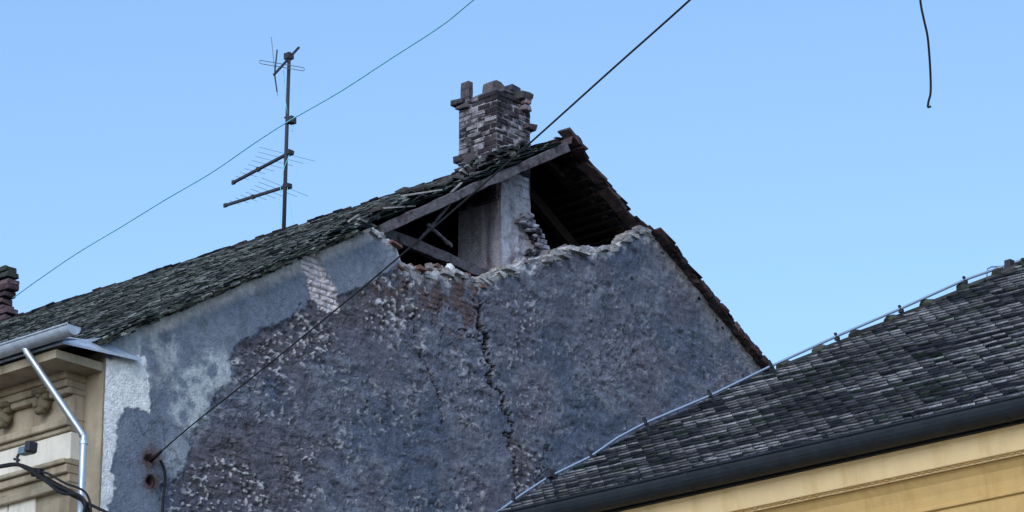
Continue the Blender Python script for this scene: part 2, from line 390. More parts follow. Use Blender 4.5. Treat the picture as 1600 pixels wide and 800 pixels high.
smc = mixc(np.ones(UU.shape+(3,))*np.array([.17, .195, .25]), [.245, .265, .32], sstep(.45, .65, fbm(UU*1.6, ZZ*1.6, 4, 170))*.5)
colr = colr*(1-smooth[..., None])+smc*smooth[..., None]
colr = mixc(colr, [.52, .54, .57], np.clip(wash*sstep(.36, .52, fbm(UU*3, ZZ*3, 5, 180)), 0, 1)*.85)
colr = mixc(colr, [.40, .43, .47], wash2)
colr = mixc(colr, [.12, .13, .155], stain*.35); colr = mixc(colr, [.07, .07, .08], hair*.5)
colr = mixc(colr, [.62, .56, .53], np.clip(strip, 0, 1)*(.6+.5*fbm(UU*6, ZZ*6, 3, 190)))
colr = mixc(colr, [.36, .35, .36], np.clip(rstrip, 0, 1)*.6)
colr = mixc(colr, [.82, .80, .80], white)
colr = mixc(colr, [.74, .64, .65], pale)
colr = mixc(colr, [.12, .11, .11], pale*(1-bk)*.7)
colr = mixc(colr, [.50, .50, .54], np.clip(chip_r*.6, 0, 1)*.75)
colr = mixc(colr, [.72, .70, .74], chip2*.85)
colr = mixc(colr, [.07, .055, .055], np.clip(pit*.8+pit2*.5, 0, 1)*.6)
colr = mixc(colr, [.52, .51, .54], np.clip(rimw, 0, 1)*sstep(.3, .5, fbm(UU*9, ZZ*9, 3, 200))*.9)
colr = mixc(colr, [.20, .10, .08], rimw*sstep(.55, .7, fbm(UU*4, ZZ*9, 3, 210))*sstep(760, 700, PX)*.8)
colr = mixc(colr, [.010, .009, .010], np.clip(ck*1.15, 0, 1))
rust = np.maximum(sstep(26, 6, np.hypot(PX-233, PY-716)+wxs), sstep(24, 8, np.hypot((PX-235)/.8, PY-752)+wxs))
colr = mixc(colr, [.10, .05, .04], rust*.8); colr = mixc(colr, [.02, .012, .01], np.maximum(hole, hole2))
cl = 1+(fbm(UU*12, ZZ*12, 3, 220)-.5)*.5*(rough*.8+.2); colr = colr*cl[..., None]*(1-.33*rough*(1-np.clip(white+pale+rimw, 0, 1)))[..., None]
FR = P0 - L*(disp[..., None]*.72-.02)
nV = nu*nz
WT = .32
idx = np.arange(nV).reshape(nu, nz)
Fq = np.stack([idx[:-1, :-1], idx[1:, :-1], idx[1:, 1:], idx[:-1, 1:]], -1).reshape(-1, 4)
# top lip: three strips back to the inner face
back = []; bc = []
tl = []
for k, dw in enumerate((.10, .21, WT)):
    dz = (fbm(us*7, us*0+k, 4, 300+k)-.5)*.12*((us > bu[0]) & (us < bu[-1])) - .02*k*0
    tl.append(C + us[:, None]*G + (tops+dz)[:, None]*Z + dw*L); bc.append(colr[:, -1]*.9)
tl.append(C + us[:, None]*G + np.full(nu, ZB)[:, None]*Z + WT*L); bc.append(colr[:, -1]*0+.1)
V = [FR.reshape(-1, 3)]+tl; Cc = [colr.reshape(-1, 3)]+bc
rows = [idx[:, -1]]+[nV+nu*k+np.arange(nu) for k in range(4)]
for a, b in zip(rows[:-1], rows[1:]):
    Fq = np.concatenate([Fq, np.stack([a[:-1], a[1:], b[1:], b[:-1]], -1)])
gw = mesh_obj('gable_wall', np.concatenate(V), Fq, M['wall'], house, np.concatenate(Cc), smooth=True)
# lower and far part of the gable wall (plain)
lm = MB(); lm.hbox(.0, 13.9, .02, WT, zg, ZB+.01); lm.hbox(13.9, WID, .02, WT, zg, 1.9)
lm.add(*prism([H(13.9, 0, 1.9), H(WID, 0, 1.9), H(WID, 0, -.1), H(WID, 0, -.1), H(13.9, 0, (WID-13.9)*SL-.1)][::1], L*.02, L*WT)) if False else None
lo_ = lm.build('gable_wall_base', M['wall'], house, colors=True)
# give it the wall colour
a = lo_.data.color_attributes['Col']; a.data.foreach_set('color', np.tile([.2, .2, .22, 1], len(lo_.data.vertices)).astype(np.float32))

# ---- bricks standing along the broken edge
mb = MB()
for k in range(150):
    u = rng.uniform(bu[0]+.1, bu[-1]-.05); z = float(np.interp(u, us, tops)) - rng.uniform(-.02, .06)
    x, y = proj(H(u, 0, z))
    ang = rng.normal(0, .22); a1 = G*math.cos(ang)+Z*math.sin(ang); a3 = -G*math.sin(ang)+Z*math.cos(ang)
    t = rng.random()
    c = np.array([.38, .37, .38])*(.7+.5*t) if rng.random() < .6 else (np.array([.17, .10, .09]) if x < 800 else np.array([.24, .23, .25]))
    mb.box(H(u, rng.uniform(.0, .22), z), [a1, L, a3], (rng.uniform(.03, .12), rng.uniform(.05, .1), rng.uniform(.02, .035)), .014, c)
mb.lump(onw(703, 421, .05), .075, 2, .25, (1, 1, 1.1), (.62, .64, .66)); mb.lump(onw(716, 430, .05), .06, 2, .25, (1, 1, .8), (.5, .5, .52))
for k in range(60):
    u = rng.uniform(bu[0]+.1, bu[-1]-.05); z = float(np.interp(u, us, tops))
    mb.lump(H(u, rng.uniform(-.02, .2), z-rng.uniform(0, .07)), rng.uniform(.02, .05), 1, .4, (1, 1, .8), np.array([.42, .41, .42])*rng.uniform(.6, 1.2))
mb.build('broken_masonry', M['brick'], house, colors=True)

# ---- other walls and the attic floor
m = MB(); m.hbox(.02, .4, WT, WEND, zg, .0); o = m.build('front_wall', M['tan'], house)
m = MB(); m.hbox(WID-.4, WID, WT, WEND, zg, .0); m.hbox(.4, WID-.4, WEND-.3, WEND, zg, 0)
V, F = prism([H(.4, WEND-.3, 0), H(WID-.4, WEND-.3, 0), H(APU, WEND-.3, APZ-.35)], L*0, L*.3); m.add(V, F)
m.build('rear_wall', M['tan'], house)
m = MB(); m.hbox(.4, WID-.4, WT, WEND-.3, -1.2, -1.0); m.build('attic_floor', M['timber_dark'], house)

# ---- roof decks (boards and laths) 
def deck(name, front, w0f):
    s, n, base = (sF, nF, H(-.45, 0, -.45*SL)) if front else (sB, nB, H(WID+.45, 0, -.45*SL))
    ln = (APU+.45)/math.cos(TH)
    return s, n, base, ln
# ragged start of the back slope traced from the verge
bs = [(903, 204), (908, 222), (918, 243), (906, 251), (912, 262), (938, 266), (948, 290), (942, 292), (958, 294), (972, 314), (990, 340), (1003, 352), (1014, 362), (1045, 375), (1200, 575)]
bsl = []
for x, y in bs:
    q = on(x, y, H(APU, 0, APZ+.03), nB); u, w_, z = loc(q); bsl.append(((WID+.45-u)/math.cos(TH), w_))
bsl = bsl[::-1]
def wstart_back(s):
    xs = [a for a, b in bsl]; ws = [b for a, b in bsl]
    return float(np.interp(s, xs, ws))
def lathing(front, parent):
    s, n, base, ln = deck('', front, 0)
    m = MB(); k = 0
    t = .45
    while t < ln-.05:
        w0 = (.06 if t < 5.0 else .22+rng.uniform(-.05, .15)) if front else max(wstart_back(t), -.1)+.10+rng.uniform(0, .1)
        a = base+s*t-n*.10+L*w0; b = base+s*t-n*.10+L*(WEND+.2)
        m.bar(a, b, .05, .03, up=n, jit=.002); t += .16
    lo = m.build('laths', M['soot'], parent)
    m = MB()       # rafters
    ws = [.18, 1.25, 2.3, 3.35, 4.4, 5.45, 6.5, 7.55, 8.6, 9.65, 10.7, 11.75, 12.8, 13.85, 14.9, 15.95, 16.6]
    return lo, ws, s, n, base, ln
for front in (True, False):
    lo, ws, s, n, base, ln = lathing(front, house)
    for i, ww in enumerate(ws):
        if i == 0: continue
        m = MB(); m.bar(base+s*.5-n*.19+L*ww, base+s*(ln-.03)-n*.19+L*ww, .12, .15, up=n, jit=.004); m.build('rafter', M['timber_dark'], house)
    # closed sarking a little above the laths so that no sky shows through
    m = MB(); w0 = .25 if front else .55
    q = [base+s*.42+L*w0, base+s*ln+L*w0, base+s*ln+L*WEND, base+s*.42+L*WEND]
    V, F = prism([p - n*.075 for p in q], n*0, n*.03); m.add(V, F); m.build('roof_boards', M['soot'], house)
# exposed verge rafters, traced
def beam(name, p0, p1, w_, wd, th, mat, dip=0):
    m = MB(); a = onw(*p0, w_); b = onw(*p1, w_); m2 = [a+(b-a)*t for t in np.linspace(0, 1, 19)]
    d = (b-a)/np.linalg.norm(b-a)
    V = []; F = []
    up = np.cross(d, L); up = up if up[2] > 0 else -up
    for k, p in enumerate(m2):
        e = rng.uniform(-.013, .013, 4)
        V += [p-L*wd/2+up*(th/2+e[0]), p+L*wd/2+up*(th/2+e[1]), p+L*wd/2-up*(th/2+e[2]), p-L*wd/2-up*(th/2+e[3])]
        if k: 
            b0 = 4*(k-1); F += [(b0+i, b0+(i+1) % 4, b0+4+(i+1) % 4, b0+4+i) for i in range(4)]
    F += [(3, 2, 1, 0), (72, 73, 74, 75)]
    m.add(V, F); return bevel(m.build(name, mat, house), .006)
tag(beam('verge_rafter', (592, 359), (885, 230), .06, .10, .125, M['timber']), 'grey weathered rafter exposed above the open attic')
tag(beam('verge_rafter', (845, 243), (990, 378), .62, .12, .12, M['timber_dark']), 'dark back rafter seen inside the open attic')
beam('collar_beam', (596, 362), (775, 438), .55, .12, .15, M['timber'])
beam('attic_stick', (668, 350), (706, 385), .35, .04, .045, M['timber'])
beam('attic_stick', (704, 318), (655, 375), .45, .03, .04, M['timber'])  # timber bar standing for the span cable's pale stretch against the dark attic

# ---- tiles
def tile_cols(n, green=.5, red=.0):
    base = np.array([.015, .018, .025]); out = base*rng.uniform(.7, 1.35, (n, 1))
    g = rng.random(n) < green; out[g] = np.array([.013, .021, .018])*rng.uniform(.6, 1.4, (g.sum(), 1))
    r_ = rng.random(n) < red; out[r_] = np.array([.048, .034, .038])*rng.uniform(.6, 1.3, (r_.sum(), 1))
    return out
LICH_LIGHT = np.array([.40, .42, .40])  # pale tone for lichen and for light caught by the tile edges
def tiles(name, base, s, n, along, rows, expo, w0f, w1, tw, parent, lift=.012, lich_light=.5, green=.5, red=0, tl=.38, th=.016, skip=None, jit=1., keepf=None, mess=None, lamp=1., topl=.12):
    """rows of plain tiles on a slope: base point, up-slope s, normal n, along-eave direction"""
    cen = []; ax = []; hf = []; cc = []
    for i in range(rows):
        t = i*expo; w_ = w0f(t+expo) + (tw/2 if i % 2 else 0)*0
        first = True
        off = (i % 2)*tw/2
        st = w0f(t+expo*.5)
        k0 = math.floor((st-off)/tw)
        k = k0
        while True:
            a = k*tw+off; b = a+tw
            if a > w1: break
            if a < st: a = st+rng.uniform(-.02, .03)
            k += 1
            if b-a < .04: continue
            if keepf and not keepf(t, (a+b)/2): continue
            if skip and rng.random() < skip: continue
            mm = mess(t, (a+b)/2) if mess else 0
            r1 = rng.normal(0, .012*jit+mm*.15); r2 = rng.normal(0, .012*jit+mm*.12)
            ang = TILT + rng.normal(0, .012*jit+mm*.06)
            d1 = s*math.cos(ang)-n*math.sin(ang)*1     # tile leans: lower end lifted
            n1 = n*math.cos(ang)+s*math.sin(ang)
            al = along*math.cos(r1)+d1*math.sin(r1); d2 = d1*math.cos(r1)-along*math.sin(r1)
            n2 = np.cross(al, d2); n2 = n2 if n2 @ n > 0 else -n2
            al = al*math.cos(r2)+n2*math.sin(r2)
            p = base+s*(t+tl/2+rng.normal(0, .008*jit+mm*.05))+along*((a+b)/2)+n*(lift+rng.uniform(0, .006)*jit+abs(rng.normal(0, .03))*mm)
            cen.append(p); ax.append([al, d2, n2]); hf.append(((b-a)/2-.001, tl/2, th/2*rng.uniform(.85, 1.2))); 
    N = len(cen); cen = np.array(cen); ax = np.array(ax); hf = np.array(hf)
    Pm = SG[None]*hf[:, None, :]; Pm = Pm + rng.normal(0, .0025*jit, Pm.shape)
    V = cen[:, None, :]+np.einsum('nij,njk->nik', Pm, ax)
    Fq = (BOXF[None]+8*np.arange(N)[:, None, None]).reshape(-1, 4)
    base_c = tile_cols(N, green, red); cv = np.repeat(base_c[:, None, :], 8, 1)
    lf = (rng.random((N, 4)) < lich_light)*rng.uniform(.25, 1, (N, 4))*lamp          # pale lichen and painted edge light on lower corners
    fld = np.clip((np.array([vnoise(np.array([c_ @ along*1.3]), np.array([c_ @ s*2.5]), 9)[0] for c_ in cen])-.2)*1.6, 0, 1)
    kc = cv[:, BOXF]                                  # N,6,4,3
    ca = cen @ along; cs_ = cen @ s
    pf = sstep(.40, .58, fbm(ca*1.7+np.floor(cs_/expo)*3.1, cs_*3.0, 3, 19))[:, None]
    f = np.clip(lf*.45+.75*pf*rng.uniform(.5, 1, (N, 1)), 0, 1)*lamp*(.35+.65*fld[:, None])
    mixl = lambda a, f: a*(1-f[:, None])+LICH_LIGHT*f[:, None]
    for j, vi in enumerate((0, 1, 5, 4)):             # butt ends painted pale: light caught on the edge, broken up like lichen
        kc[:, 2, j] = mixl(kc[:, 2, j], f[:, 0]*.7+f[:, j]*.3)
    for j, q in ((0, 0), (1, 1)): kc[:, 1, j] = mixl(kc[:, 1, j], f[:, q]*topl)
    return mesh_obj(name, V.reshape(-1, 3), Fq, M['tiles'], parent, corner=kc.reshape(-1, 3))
TILT = .13
RF_LN = (APU+.45)/math.cos(TH); EX = .118
LICH_LIGHT = np.array([.34, .37, .37])
fs_brk = (4.34+.45)/math.cos(TH)
# front slope: verge overhangs until the break, is ragged beyond it
fr = {}
def w_front(t):
    k = round(t/EX)
    if k not in fr:
        fr[k] = rng.uniform(-.16, -.08) if t < fs_brk-.1 else (rng.uniform(-.05, .18))
    return fr[k]
def mess_front(t, w_): return (.9 if (t > fs_brk-.6 and w_ < 1.2) else (.35 if w_ < .5 else .12))
front_tiles = tiles('front_roof', H(-.45, 0, -.45*SL), sF, nF, L, int(RF_LN/EX)-1, EX, w_front, WEND, .16, house, keepf=lambda t, w_: t > .2, lich_light=.55, green=.6, mess=mess_front, jit=1.5, th=.015, lamp=.8, topl=.03, tl=.30)
bk_ = {}
def w_back(t):
    k = round(t/EX)
    if k not in bk_: bk_[k] = wstart_back(t)+rng.uniform(-.04, .04)
    return bk_[k]
back_tiles = tiles('back_roof', H(WID+.45, 0, -.45*SL), sB, nB, L, int(RF_LN/EX)-1, EX, w_back, WEND, .19, house, lich_light=.2, green=.2, red=.35, jit=1.4, th=.022)
for (x, y, ln_, wd_, tw_) in [(905, 226, .30, .22, .1), (911, 240, .26, .2, -.15), (896, 214, .3, .2, .05), (936, 274, .28, .22, .1), (943, 284, .2, .2, -.1), (926, 266, .3, .2, .2), (958, 304, .26, .2, .12), (970, 320, .24, .2, -.1), (984, 338, .24, .18, .1), (995, 352, .2, .16, .1)]:
    p = on(x-6, y, H(APU, 0, APZ-.02), nB); m = MB(); d_ = sB*math.cos(tw_)+L*math.sin(tw_); e_ = L*math.cos(tw_)-sB*math.sin(tw_)
    m.box(p, [d_, e_, nB], (ln_/2, wd_/2, .022), .016, np.array([.06, .045, .05])*rng.uniform(.6, 1.6)); m.build('broken_tile', M['brick'], house, colors=True)
# ridge tiles
m = MB(); t = .0; first = True
w_ = -.02
def halfround(m, a, b, r0, r1, upv, c, seg=9, thick=.02, spread=1.15):
    d = (b-a)/np.linalg.norm(b-a); x = np.cross(d, upv); x /= np.linalg.norm(x); y = np.cross(x, d)
    V = []; 
    for p, r in ((a, r0), (b, r1)):
        for rr in (r, r-thick):
            for k in range(seg+1):
                t_ = -math.pi/2*spread+math.pi*spread*k/seg; V.append(p+(x*math.sin(t_)+y*math.cos(t_))*rr)
    S = seg+1; F = []
    for k in range(seg):
        F += [(k, k+1, 2*S+k+1, 2*S+k), (S+k+1, S+k, 3*S+k, 3*S+k+1), (k+1, k, S+k, S+k+1), (2*S+k, 2*S+k+1, 3*S+k+1, 3*S+k)]
    F += [(0, 2*S, 3*S, S), (seg, S+seg, 3*S+seg, 2*S+seg)]
    m.add(V, F, c)
RTOP = APZ-.0
while w_ < WEND:
    ln_ = .36; c = np.array([.055, .055, .052])*rng.uniform(.6, 1.5)
    if w_ < .6: c = np.array([.085, .06, .07])
    dz = rng.uniform(-.012, .012)
    halfround(m, H(APU, w_, RTOP-.10+dz), H(APU, w_+ln_+.05, RTOP-.10+dz-.01), .135, .115, Z, c)
    w_ += ln_
m.build('ridge_tiles', M['tiles'], house, colors=True)
# loose tiles and mortar lumps thrown up on the ragged edge
m = MB()
def slopept(x, y, lift=0): return on(x, y, H(APU, 0, APZ+lift), nF)
for (x, y, ln_, ang) in [(634, 299, .26, .2), (652, 297, .14, 1.0), (664, 300, .2, -.3), (680, 292, .25, .3), (693, 286, .2, .6), (708, 278, .25, .2), (645, 303, .3, -.1), (612, 326, .4, .05), (600, 331, .35, .1), (700, 279, .3, .4), (722, 285, .3, .6), (735, 280, .3, .5), (752, 272, .3, .2), (770, 268, .3, .4), (792, 258, .3, .1), (812, 250, .25, .3), (620, 333, .3, .1)]:
    p = onw(x, y, .35+rng.uniform(0, .2)); a1 = G*math.cos(ang)+Z*math.sin(ang); a3 = -G*math.sin(ang)+Z*math.cos(ang)
    m.box(p, [a1, L, a3], (ln_/2, .09, .022), .012, np.array([.07, .065, .065])*rng.uniform(.5, 1.6))
for (x, y, r, c) in [(632, 300, .07, .05), (655, 296, .07, .05), (545, 338, .05, .08), (780, 262, .05, .25), (800, 241, .075, .30), (806, 236, .05, .22), (745, 283, .05, .2), (820, 244, .06, .08)]:
    m.lump(onw(x, y, .3), r, 2, .3, (1, 1, .8), (c, c, c*1.02))
for (x0, y0, x1, y1) in [(556, 350, 592, 362), (560, 342, 590, 356), (545, 346, 560, 336), (600, 325, 648, 322), (705, 300, 722, 285), (628, 306, 690, 297)]:
    m.bar(onw(x0, y0, .02), onw(x1, y1, .1), .04, .02, up=Z, jit=.006, c=(.30, .28, .27))
m.build('loose_tiles', M['brick'], house, colors=True)
# verge mortar and debris along the left rake
m = MB()
for k in range(190):
    s_ = rng.uniform(.4, fs_brk-.05); p = H(-.45, 0, -.45*SL)+sF*s_+L*rng.uniform(-.14, -.02)+nF*rng.uniform(-.035, .03)
    g_ = rng.random(); c = np.array([.05, .055, .045])*rng.uniform(.5, 1.6) if g_ < .7 else np.array([.28, .28, .27])*rng.uniform(.6, 1.1)
    m.box(p, [sF, L, nF], (rng.uniform(.03, .11), .04, rng.uniform(.006, .02)), .008, c)
m.build('verge_mortar', M['brick'], house, colors=True)
m = MB()       # right rake verge board / tile ends
sR0 = (WID-13.2)*SL
for k in range(60):
    u = bu[-1]+.05+k*.07
    if u > WID: break
    c = np.array([.055, .038, .04])*rng.uniform(.5, 1.5) if rng.random() < .85 else np.array([.14, .10, .10])
    m.box(H(u, rng.uniform(-.08, -.04), (WID-u)*SL+.035+rng.uniform(-.01, .01)), [sB, L, nB], (.05, .05, .045), .012, c)
m.build('verge_tiles', M['brick'], house, colors=True)

# ---- chimney and its shaft
WCH = .42                                       # front face of the stack
uC = loc(onw(776, 250, WCH))[0]; uR = loc(onw(829, 230, WCH))[0]
wB = loc(onu(716, 250, uC))[1]
def brickcol(kind):
    r_ = rng.random()
    if kind == 'pale': return np.array([.36, .35, .38])*rng.uniform(.6, 1.15)
    if r_ < .10: return np.array([.12, .105, .125])*rng.uniform(.8, 1.2)
    if r_ < .40: return np.array([.085, .070, .082])*rng.uniform(.8, 1.2)
    return np.array([.062, .054, .066])*rng.uniform(.8, 1.25)
def stack(m, u0, u1, w0, w1, z0, ztopf, bh=.083, bl=.27, jit=.007, kind='soot', zone=None):
    k = 0; z = z0
    while True:
        if z > max(ztopf(u, w_) for u in (u0, u1) for w_ in (w0, w1)): break
        for side in range(4):
            lng = (u1-u0) if side % 2 == 0 else (w1-w0)
            n_ = max(2, round(lng/bl)); b = lng/n_; off = b/2 if k % 2 else 0
            for j in range(-1, n_+1):
                a = max(0, j*b+off); e = min(lng, (j+1)*b+off)
                if e-a < .03: continue
                c = (a+e)/2; dd = .06; o_ = rng.normal(0, .005)
                if side == 0: u, w_ = u0+c, w0+dd-o_
                elif side == 2: u, w_ = u0+c, w1-dd+o_
                elif side == 1: u, w_ = u1-dd+o_, w0+c
                else: u, w_ = u0+dd-o_, w0+c
                if z > ztopf(u, w_)+rng.uniform(-.03, .03): continue
                hx = ((e-a)/2-.005, dd) if side % 2 == 0 else (dd, (e-a)/2-.005)
                cc = brickcol(kind)
                if zone: cc = zone(u, w_, z, cc)
                m.box(H(u, w_, z+bh/2), [G, L, Z], (hx[0], hx[1], bh/2-.003), jit, cc)
        z += bh; k += 1
zt = lambda x, y: loc(onw(x, y, WCH))[2]
zTopC = zt(776, 145); zTopR = zt(822, 150); zTopL = loc(onu(720, 160, uC))[2]; zBase = zt(776, 300)
zTopBk = zTopC
def ztop(u, w_):
    t = (w_-WCH)/(wB-WCH); s_ = (u-uC)/(uR-uC)
    return zTopC*(1-t)+(zTopL+.02)*t - (.10 if s_ > .85 else 0) - (.08 if t > .7 else 0)
chim = MB()
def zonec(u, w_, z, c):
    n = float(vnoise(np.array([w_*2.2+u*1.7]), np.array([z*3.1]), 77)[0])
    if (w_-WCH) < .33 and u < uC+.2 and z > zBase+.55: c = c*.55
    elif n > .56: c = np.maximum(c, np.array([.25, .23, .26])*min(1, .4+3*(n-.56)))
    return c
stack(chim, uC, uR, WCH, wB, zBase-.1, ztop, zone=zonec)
chimo = chim.build('chimney', M['sootbrick'], house, colors=True); bevel(chimo, .012)
m = MB(); m.hbox(uC+.005, uR-.005, WCH+.005, wB-.005, zBase-.1, min(zTopL, zTopR)-.12); m.build('mortar_core', M['mortar'], chimo)
for k in range(30):
    z = rng.uniform(zBase+.1, zTopL-.05)
    if rng.random() < .7: p = H(uC-.004, rng.uniform(WCH, wB), z); sz = (.012, rng.uniform(.04, .11), rng.uniform(.008, .03))
    else: p = H(rng.uniform(uC, uR), WCH-.004, z); sz = (rng.uniform(.03, .1), .012, rng.uniform(.008, .03))
    m = MB(); m.box(p, [G, L, Z], sz, .007, np.array([.34, .32, .35])*rng.uniform(.4, 1)); bevel(m.build('mortar_smear', M['brick'], chimo, colors=True), .006)
m = MB()    # crumbled mortar and tile pieces heaped at the foot of the stack
for k in range(70):
    t = rng.random(); x = 716+t*112; y = 268-t*44+rng.uniform(-9, 7); pl = rng.random() < .25
    q = onw(x, y, WCH-.10+rng.uniform(-.1, .1)) if x > 776 else onu(x, y, uC-.08+rng.uniform(-.1, .05))
    a_ = rng.uniform(-.6, .8); m.box(q, [G*math.cos(a_)+Z*math.sin(a_), L, Z*math.cos(a_)-G*math.sin(a_)], (rng.uniform(.02, .09), rng.uniform(.03, .08), rng.uniform(.008, .022)), .012, np.array([.27, .27, .30])*rng.uniform(.4, 1) if pl else np.array([.04, .04, .045])*rng.uniform(.5, 1.6))
tag(m.build('rubble', M['brick'], chimo, colors=True), kind='stuff')
# remains on the top
m = MB()
a = onu(724, 158, uC+.1); b = onu(724, 127, uC+.1); b2 = onu(742, 127, uC+.1); zz0, zz1 = loc(a)[2]-.12, loc(b)[2]
wa, wb = loc(b)[1], loc(b2)[1]
zz1 -= .05
for k in range(3):
    z0 = zz0+(zz1-zz0)*k/3; m.hbox(uC+.03, uC+.13, min(wa, wb)+.06, max(wa, wb), z0+.001, z0+(zz1-zz0)/3, .006, np.array([.08, .07, .08])*rng.uniform(.8, 1.2))
bevel(m.build('flue_stub', M['brick'], chimo, colors=True), .01)
m = MB()
V, F = prism([onw(760, 149, WCH+.3), onw(762, 130, WCH+.3), onw(768, 127, WCH+.3), onw(776, 131, WCH+.3), onw(786, 143, WCH+.3), onw(788, 152, WCH+.3)], L*-.1, L*.1); m.add(V, F, (.11, .10, .11))
bevel(m.build('stone', M['brick'], chimo, colors=True), .01)
for p, sz, c in [(onw(800, 141, WCH+.2), (.10, .08, .05), (.06, .06, .08)), (onw(790, 147, WCH+.15), (.16, .1, .03), (.09, .08, .09)),
                 (onw(815, 151, WCH), (.10, .1, .06), (.06, .055, .06)), (onw(821, 160, WCH-.03), (.07, .07, .04), (.25, .2, .22)),
                 (onw(820, 170, WCH-.02), (.07, .07, .04), (.2, .16, .18)), (onw(826, 200, WCH), (.09, .08, .045), (.09, .07, .08)),
                 (onw(826, 152, WCH+.1), (.04, .06, .04), (.07, .06, .07)), (onu(719, 161, uC), (.08, .10, .045), (.06, .06, .07)),
                 (onu(725, 168, uC), (.07, .10, .035), (.10, .09, .10)), (onu(716, 250, uC), (.05, .08, .05), (.06, .06, .07)),
                 (onw(742, 168, WCH+.5), (.05, .1, .04), (.15, .15, .17)), (onw(752, 152, WCH+.4), (.05, .1, .03), (.15, .15, .17))]:
    m = MB(); m.box(p, [G, L, Z], sz, .016, c); bevel(m.build('loose_brick', M['brick'], chimo, colors=True), .01)
for (x, y, r, c) in ((800, 232, .065, (.26, .26, .29)), (812, 228, .05, (.12, .11, .12))):
    m = MB(); m.lump(onw(x, y, WCH-.08), r, 2, .35, (1, .6, .9), c); m.build('stone', M['brick'], chimo, colors=True)
# plastered shaft in the attic
u1s = loc(onw(828, 300, WCH-.04))[0]; u0s = loc(onw(783, 330, WCH-.04))[0]; w1s = loc(onu(716, 350, u0s))[1]
N1, N2 = 90, 170
yz = [(y_, loc(onw(830, y_, WCH-.04))[2]) for y_ in range(300, 440, 4)][::-1]
prof = interp([300, 330, 345, 360, 375, 385, 395, 402, 425], [826, 829, 834, 842, 850, 857, 857, 851, 840])
def widen(u, z):
    y_ = np.interp(z, [b for a, b in yz], [a for a, b in yz])
    e = (prof(y_)-828)/92.; st_ = np.round((y_+5*vnoise(y_*.0+z*9, z*0, 31))/8.5)
    e = e+(vnoise(st_*1.7, st_*0, 32)-.5)*.10*sstep(290, 345, y_)
    return u+e*np.clip((u-u0s)/(u1s-u0s), 0, 1)**1.5
zt0, zt1 = -1.0, zt(776, 262)
V = []; F = []
for i, (a0, b0, a1, b1) in enumerate([(u0s, w1s, u0s, WCH-.04), (u0s, WCH-.04, u1s, WCH-.04), (u1s, WCH-.04, u1s, w1s), (u1s, w1s, u0s, w1s)]):
    o_ = len(V)
    for k in range(N1+1):
        for j in range(N2+1):
            V.append(None)
    ss = np.linspace(0, 1, N1+1)[:, None]*np.ones((1, N2+1)); zz = np.linspace(zt0, zt1, N2+1)[None]*np.ones((N1+1, 1))
    uu = widen(a0+(a1-a0)*ss, zz); ww = b0+(b1-b0)*ss; rgh = 1. if i == 1 else .15
    edge = np.minimum(ss, 1-ss)*4; edge = np.clip(edge, 0, 1)
    dd = ((fbm(uu*6+ww*6, zz*6, 4, 400)-.5)*.06*rgh+(fbm(uu*15+ww*15, zz*20, 3, 410)-.5)*.05*rgh)*edge
    nx = np.cross(np.array([0, 0, 1.]), (a1-a0)*G+(b1-b0)*L); nx /= np.linalg.norm(nx)
    cg = H((u0s+u1s)/2, (WCH+w1s)/2, 0); 
    if nx @ (H(a0, b0, 0)+((a1-a0)*G+(b1-b0)*L)/2-cg) < 0: nx = -nx
    P = C+uu[..., None]*G+ww[..., None]*L+zz[..., None]*Z+nx*dd[..., None]
    V[o_:] = list(P.reshape(-1, 3))
    for k in range(N1):
        for j in range(N2):
            q = o_+k*(N2+1)+j; F.append((q, q+N2+1, q+N2+2, q+1))
VA = np.array(V); uA = (VA-C) @ G; wA = (VA-C) @ L; zA = VA[:, 2]-C[2]
cs = np.ones((len(VA), 3))*np.array([.48, .46, .54]); tt = fbm((uA*1+wA)*3, zA*.6, 4, 420); 
cs = mixc(cs, [.20, .17, .20], sstep(.45, .65, tt)); cs = mixc(cs, [.30, .24, .25], sstep(.6, .75, fbm((uA+wA)*5, zA*.8, 3, 421))*.6)
jo = (1-bricks(uA+wA, zA, .25, .085)[0])*sstep(.40, .55, fbm(uA*4, zA*4, 3, 440)); fr_ = (wA < WCH+.03); t2 = fbm(uA*7, zA*7, 4, 430); cs = np.where((fr_)[:, None], mixc(cs, [.40, .39, .43], sstep(.35, .55, t2)*.8), cs)
cs = np.where(fr_[:, None], mixc(cs, [.13, .12, .14], jo*.7*sstep(u0s+.22, u0s+.34, uA)), cs)
o = mesh_obj('chimney_shaft', VA, np.array(F), M['wall'], house, cs, smooth=False); fixnormals(o)
# broken toothing at the foot of the shaft
m = MB()
prof = interp([300, 330, 345, 360, 375, 385, 395, 402, 425], [826, 829, 834, 842, 850, 857, 857, 851, 840])
profl = interp([300, 340, 370, 400, 425], [818, 818, 812, 800, 786])
y = 338.
while y < 430:
    x1 = float(prof(y))+rng.uniform(-4, 0); x0 = x1-rng.uniform(6, 22)
    x = x1
    while x > x0:
        wd_ = rng.uniform(6, 20); c = np.array([.33, .33, .40])*rng.uniform(.6, 1.1) if rng.random() < .85 else np.array([.16, .13, .14])
        q = onw(x-wd_/2, y, .345); ang = rng.normal(0, .05)
        m.box(q, [G*math.cos(ang)+Z*math.sin(ang), L, Z*math.cos(ang)-G*math.sin(ang)], (wd_/195, .09, .030), .008, c); x -= wd_
    for j in range(5): m.lump(onw(rng.uniform(x0, x1), y+rng.uniform(-4, 4), .27+rng.uniform(-.02, .06)), rng.uniform(.02, .05), 1, .45, (1.4, 1, .8), np.array([.27, .27, .33])*rng.uniform(.5, 1.2))
    y += 8.2
bevel(m.build('broken_pier', M['sootbrick'], house, colors=True), .004)

